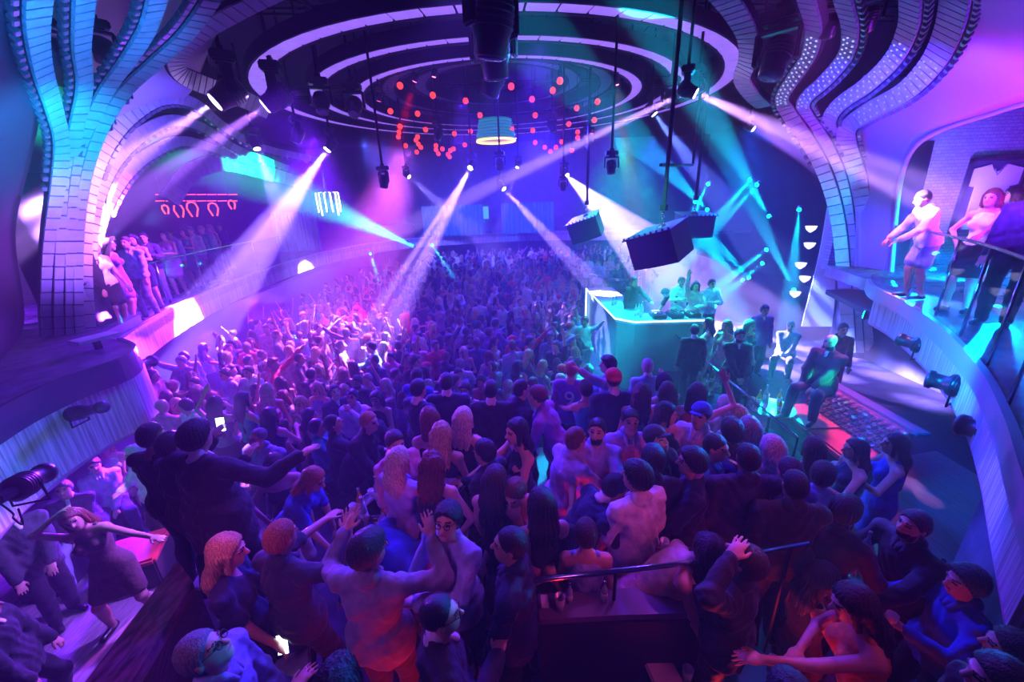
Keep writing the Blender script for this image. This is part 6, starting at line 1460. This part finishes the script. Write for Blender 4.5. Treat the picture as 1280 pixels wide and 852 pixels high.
# ribs: teal from below, violet
wash((-4.2, 4.2, 4.4), (-6.3, 5.6, 6.0), 60, 550*W, (0, .55, 1.))
wash((-4.6, 5.0, 3.0), (-6.7, 6.4, 4.4), 48, 600*W, (.45, .25, 1.))
wash((-4.5, 8.0, 4.5), (-8.5, 9.5, 6.6), 60, 700*W, (.2, .15, 1.))
wash((-5.2, 6.6, 4.5), (-7.3, 8.2, 5.3), 40, 380*W, (.85, .45, 1.))
wash((4.6, 6.0, 4.4), (6.6, 7.0, 6.4), 75, 1000*W, (.14, .10, 1.))
wash((6.0, 8.0, 3.0), (8.3, 9.4, 3.4), 60, 160*W, (.16, .08, 1.))
# right balcony
wash((5.6, 4.6, 4.6), (8.2, 6.6, 3.6), 70, 320*W, (.30, .08, 1.))
wash((4.8, 6.2, 6.3), (7.0, 6.0, 3.8), 34, 420*W, (.75, .45, 1.))
wash((9.6, 8.6, 3.3), (10.2, 9.9, 5.4), 95, 700*W, (.35, .12, 1.))
wash((7.6, 5.0, 3.3), (6.6, 7.6, 6.6), 90, 330*W, (.75, .10, .8))
wash((7.0, 3.2, 3.4), (6.2, 4.2, 7.0), 90, 260*W, (.45, .08, 1.))
wash((3.4, 4.2, 3.6), (5.2, 4.5, 2.6), 70, 300*W, (0, .45, 1.))
# centre: blue back light and teal booth
wash((1.5, 19.0, 7.0), (0.0, 8.0, 1.0), 60, 5200*W, (.13, .10, 1.))
wash((-1.0, 12.0, 7.3), (-.5, 6.5, 1.2), 48, 1500*W, (.25, .10, 1.))
wash((3.3, 12.8, 6.6), (2.6, 8.2, 1.0), 48, 3000*W, (0, .85, .75))
wash((2.2, 6.9, 5.2), (3.6, 9.6, 1.0), 60, 520*W, (0, .9, .6))
wash((4.6, 8.4, 3.0), (4.0, 6.6, 1.0), 70, 170*W, (0, 1., .45))
wash((7.0, 13.0, 6.5), (6.0, 8.0, 1.0), 62, 1800*W, (.05, .2, 1.))
wash((6.0, 18.0, 6.8), (4.5, 11.0, 1.0), 60, 1300*W, (.14, .08, 1.))
wash((6.5, 7.5, 5.8), (5.4, 5.8, 1.0), 30, 1100*W, (1., .25, .55))
wash((3.0, 7.5, 5.6), (4.4, 3.6, .9), 60, 420*W, (.05, .12, 1.))
# back of the hall
wash((-6.5, 20.0, 7.5), (-2.0, 28.0, 1.0), 80, 3600*W, (.20, .25, 1.))
wash((5.0, 20.0, 7.5), (2.0, 28.0, 2.0), 80, 3000*W, (.30, .18, 1.))
# front tiers: rim light from ahead, soft pink from low near the lens
wash((.6, 8.0, 7.0), (.2, 3.0, 1.8), 58, 950*W, (.22, .10, 1.))
wash((-3.5, 7.5, 6.5), (-2.0, 3.0, 1.8), 60, 620*W, (.30, .06, 1.))
wash((2.6, .4, 4.5), (.6, 3.2, 2.2), 60, 36*W, (1., .20, .55), soft=.4)
wash((-2.4, .6, 4.4), (-.8, 2.8, 2.2), 60, 30*W, (.75, .25, .85), soft=.4)
wash((.5, 2.6, 1.35), (.6, 3.3, 2.3), 100, 16*W, (1., .05, .06), soft=.15)
wash((1.5, 1.6, 1.3), (1.4, 2.2, 2.2), 110, 14*W, (1., .12, .10), soft=.1)
wash((-.5, 1.2, 1.3), (-.8, 2.4, 2.4), 110, 12*W, (1., .08, .10), soft=.1)
wash((2.2, 1.4, 1.3), (2.4, 2.2, 2.0), 110, 12*W, (1., .10, .08), soft=.1)
wash((-1.4, 1.6, 4.2), (-2.6, 2.2, 1.8), 42, 22*W, (.9, .2, .7), soft=.1)
wash((-3.4, 4.6, 2.6), (-4.9, 3.3, .2), 70, 260*W, (.5, .25, 1.), soft=.08, blend=.3)
for dx in (0, .32): spot((6.2, 6.2, 2.25), P(1140+dx*60, 605+dx*60, z=.5), 7, 320, (.85, .6, 1.), blend=.1, soft=.02, name='floor_light')
wash((8.6, 7.2, 3.15), (8.4, 9.9, 3.7), 110, 420*W, (0, .6, 1.), soft=.1)
wash((6.4, 4.6, 3.2), (7.6, 6.0, 3.1), 110, 90*W, (0, .6, 1.), soft=.1)
wash((3.2, 5.0, 7.2), (1.4, 2.6, 1.8), 46, 520*W, (.75, .22, 1.), soft=.12)
wash((-.2, 5.6, 7.4), (-1.0, 2.2, 1.8), 46, 300*W, (.35, .18, 1.), soft=.12)
wash((-2.8, 3.4, 4.6), (-4.7, 4.3, 7.2), 74, 230*W, (0, .45, 1.), soft=.1)
wash((2.9, 3.3, 2.9), (4.1, 2.1, 1.4), 80, 60*W, (.22, .20, 1.), soft=.1)
cam = bpy.data.cameras.new('camera'); co = bpy.data.objects.new('camera', cam); C.objects.link(co); sc.camera = co
cam.sensor_width = 36; cam.lens = 36*FPX/1280; cam.clip_end = 200; co.location = CAM
Rm = Matrix((_r, _u, -_f)).transposed(); co.rotation_euler = Rm.to_euler()
sc.view_settings.view_transform = 'Standard'; sc.view_settings.look = 'None'; sc.view_settings.exposure = EXPO; sc.view_settings.gamma = 1; sc.view_settings.use_curve_mapping = False
sc.cycles.volume_bounces = 0; sc.cycles.max_bounces = 5; sc.cycles.diffuse_bounces = 2; sc.cycles.glossy_bounces = 2; sc.cycles.transparent_max_bounces = 12; sc.cycles.use_denoising = True
sc.cycles.sample_clamp_indirect = 4
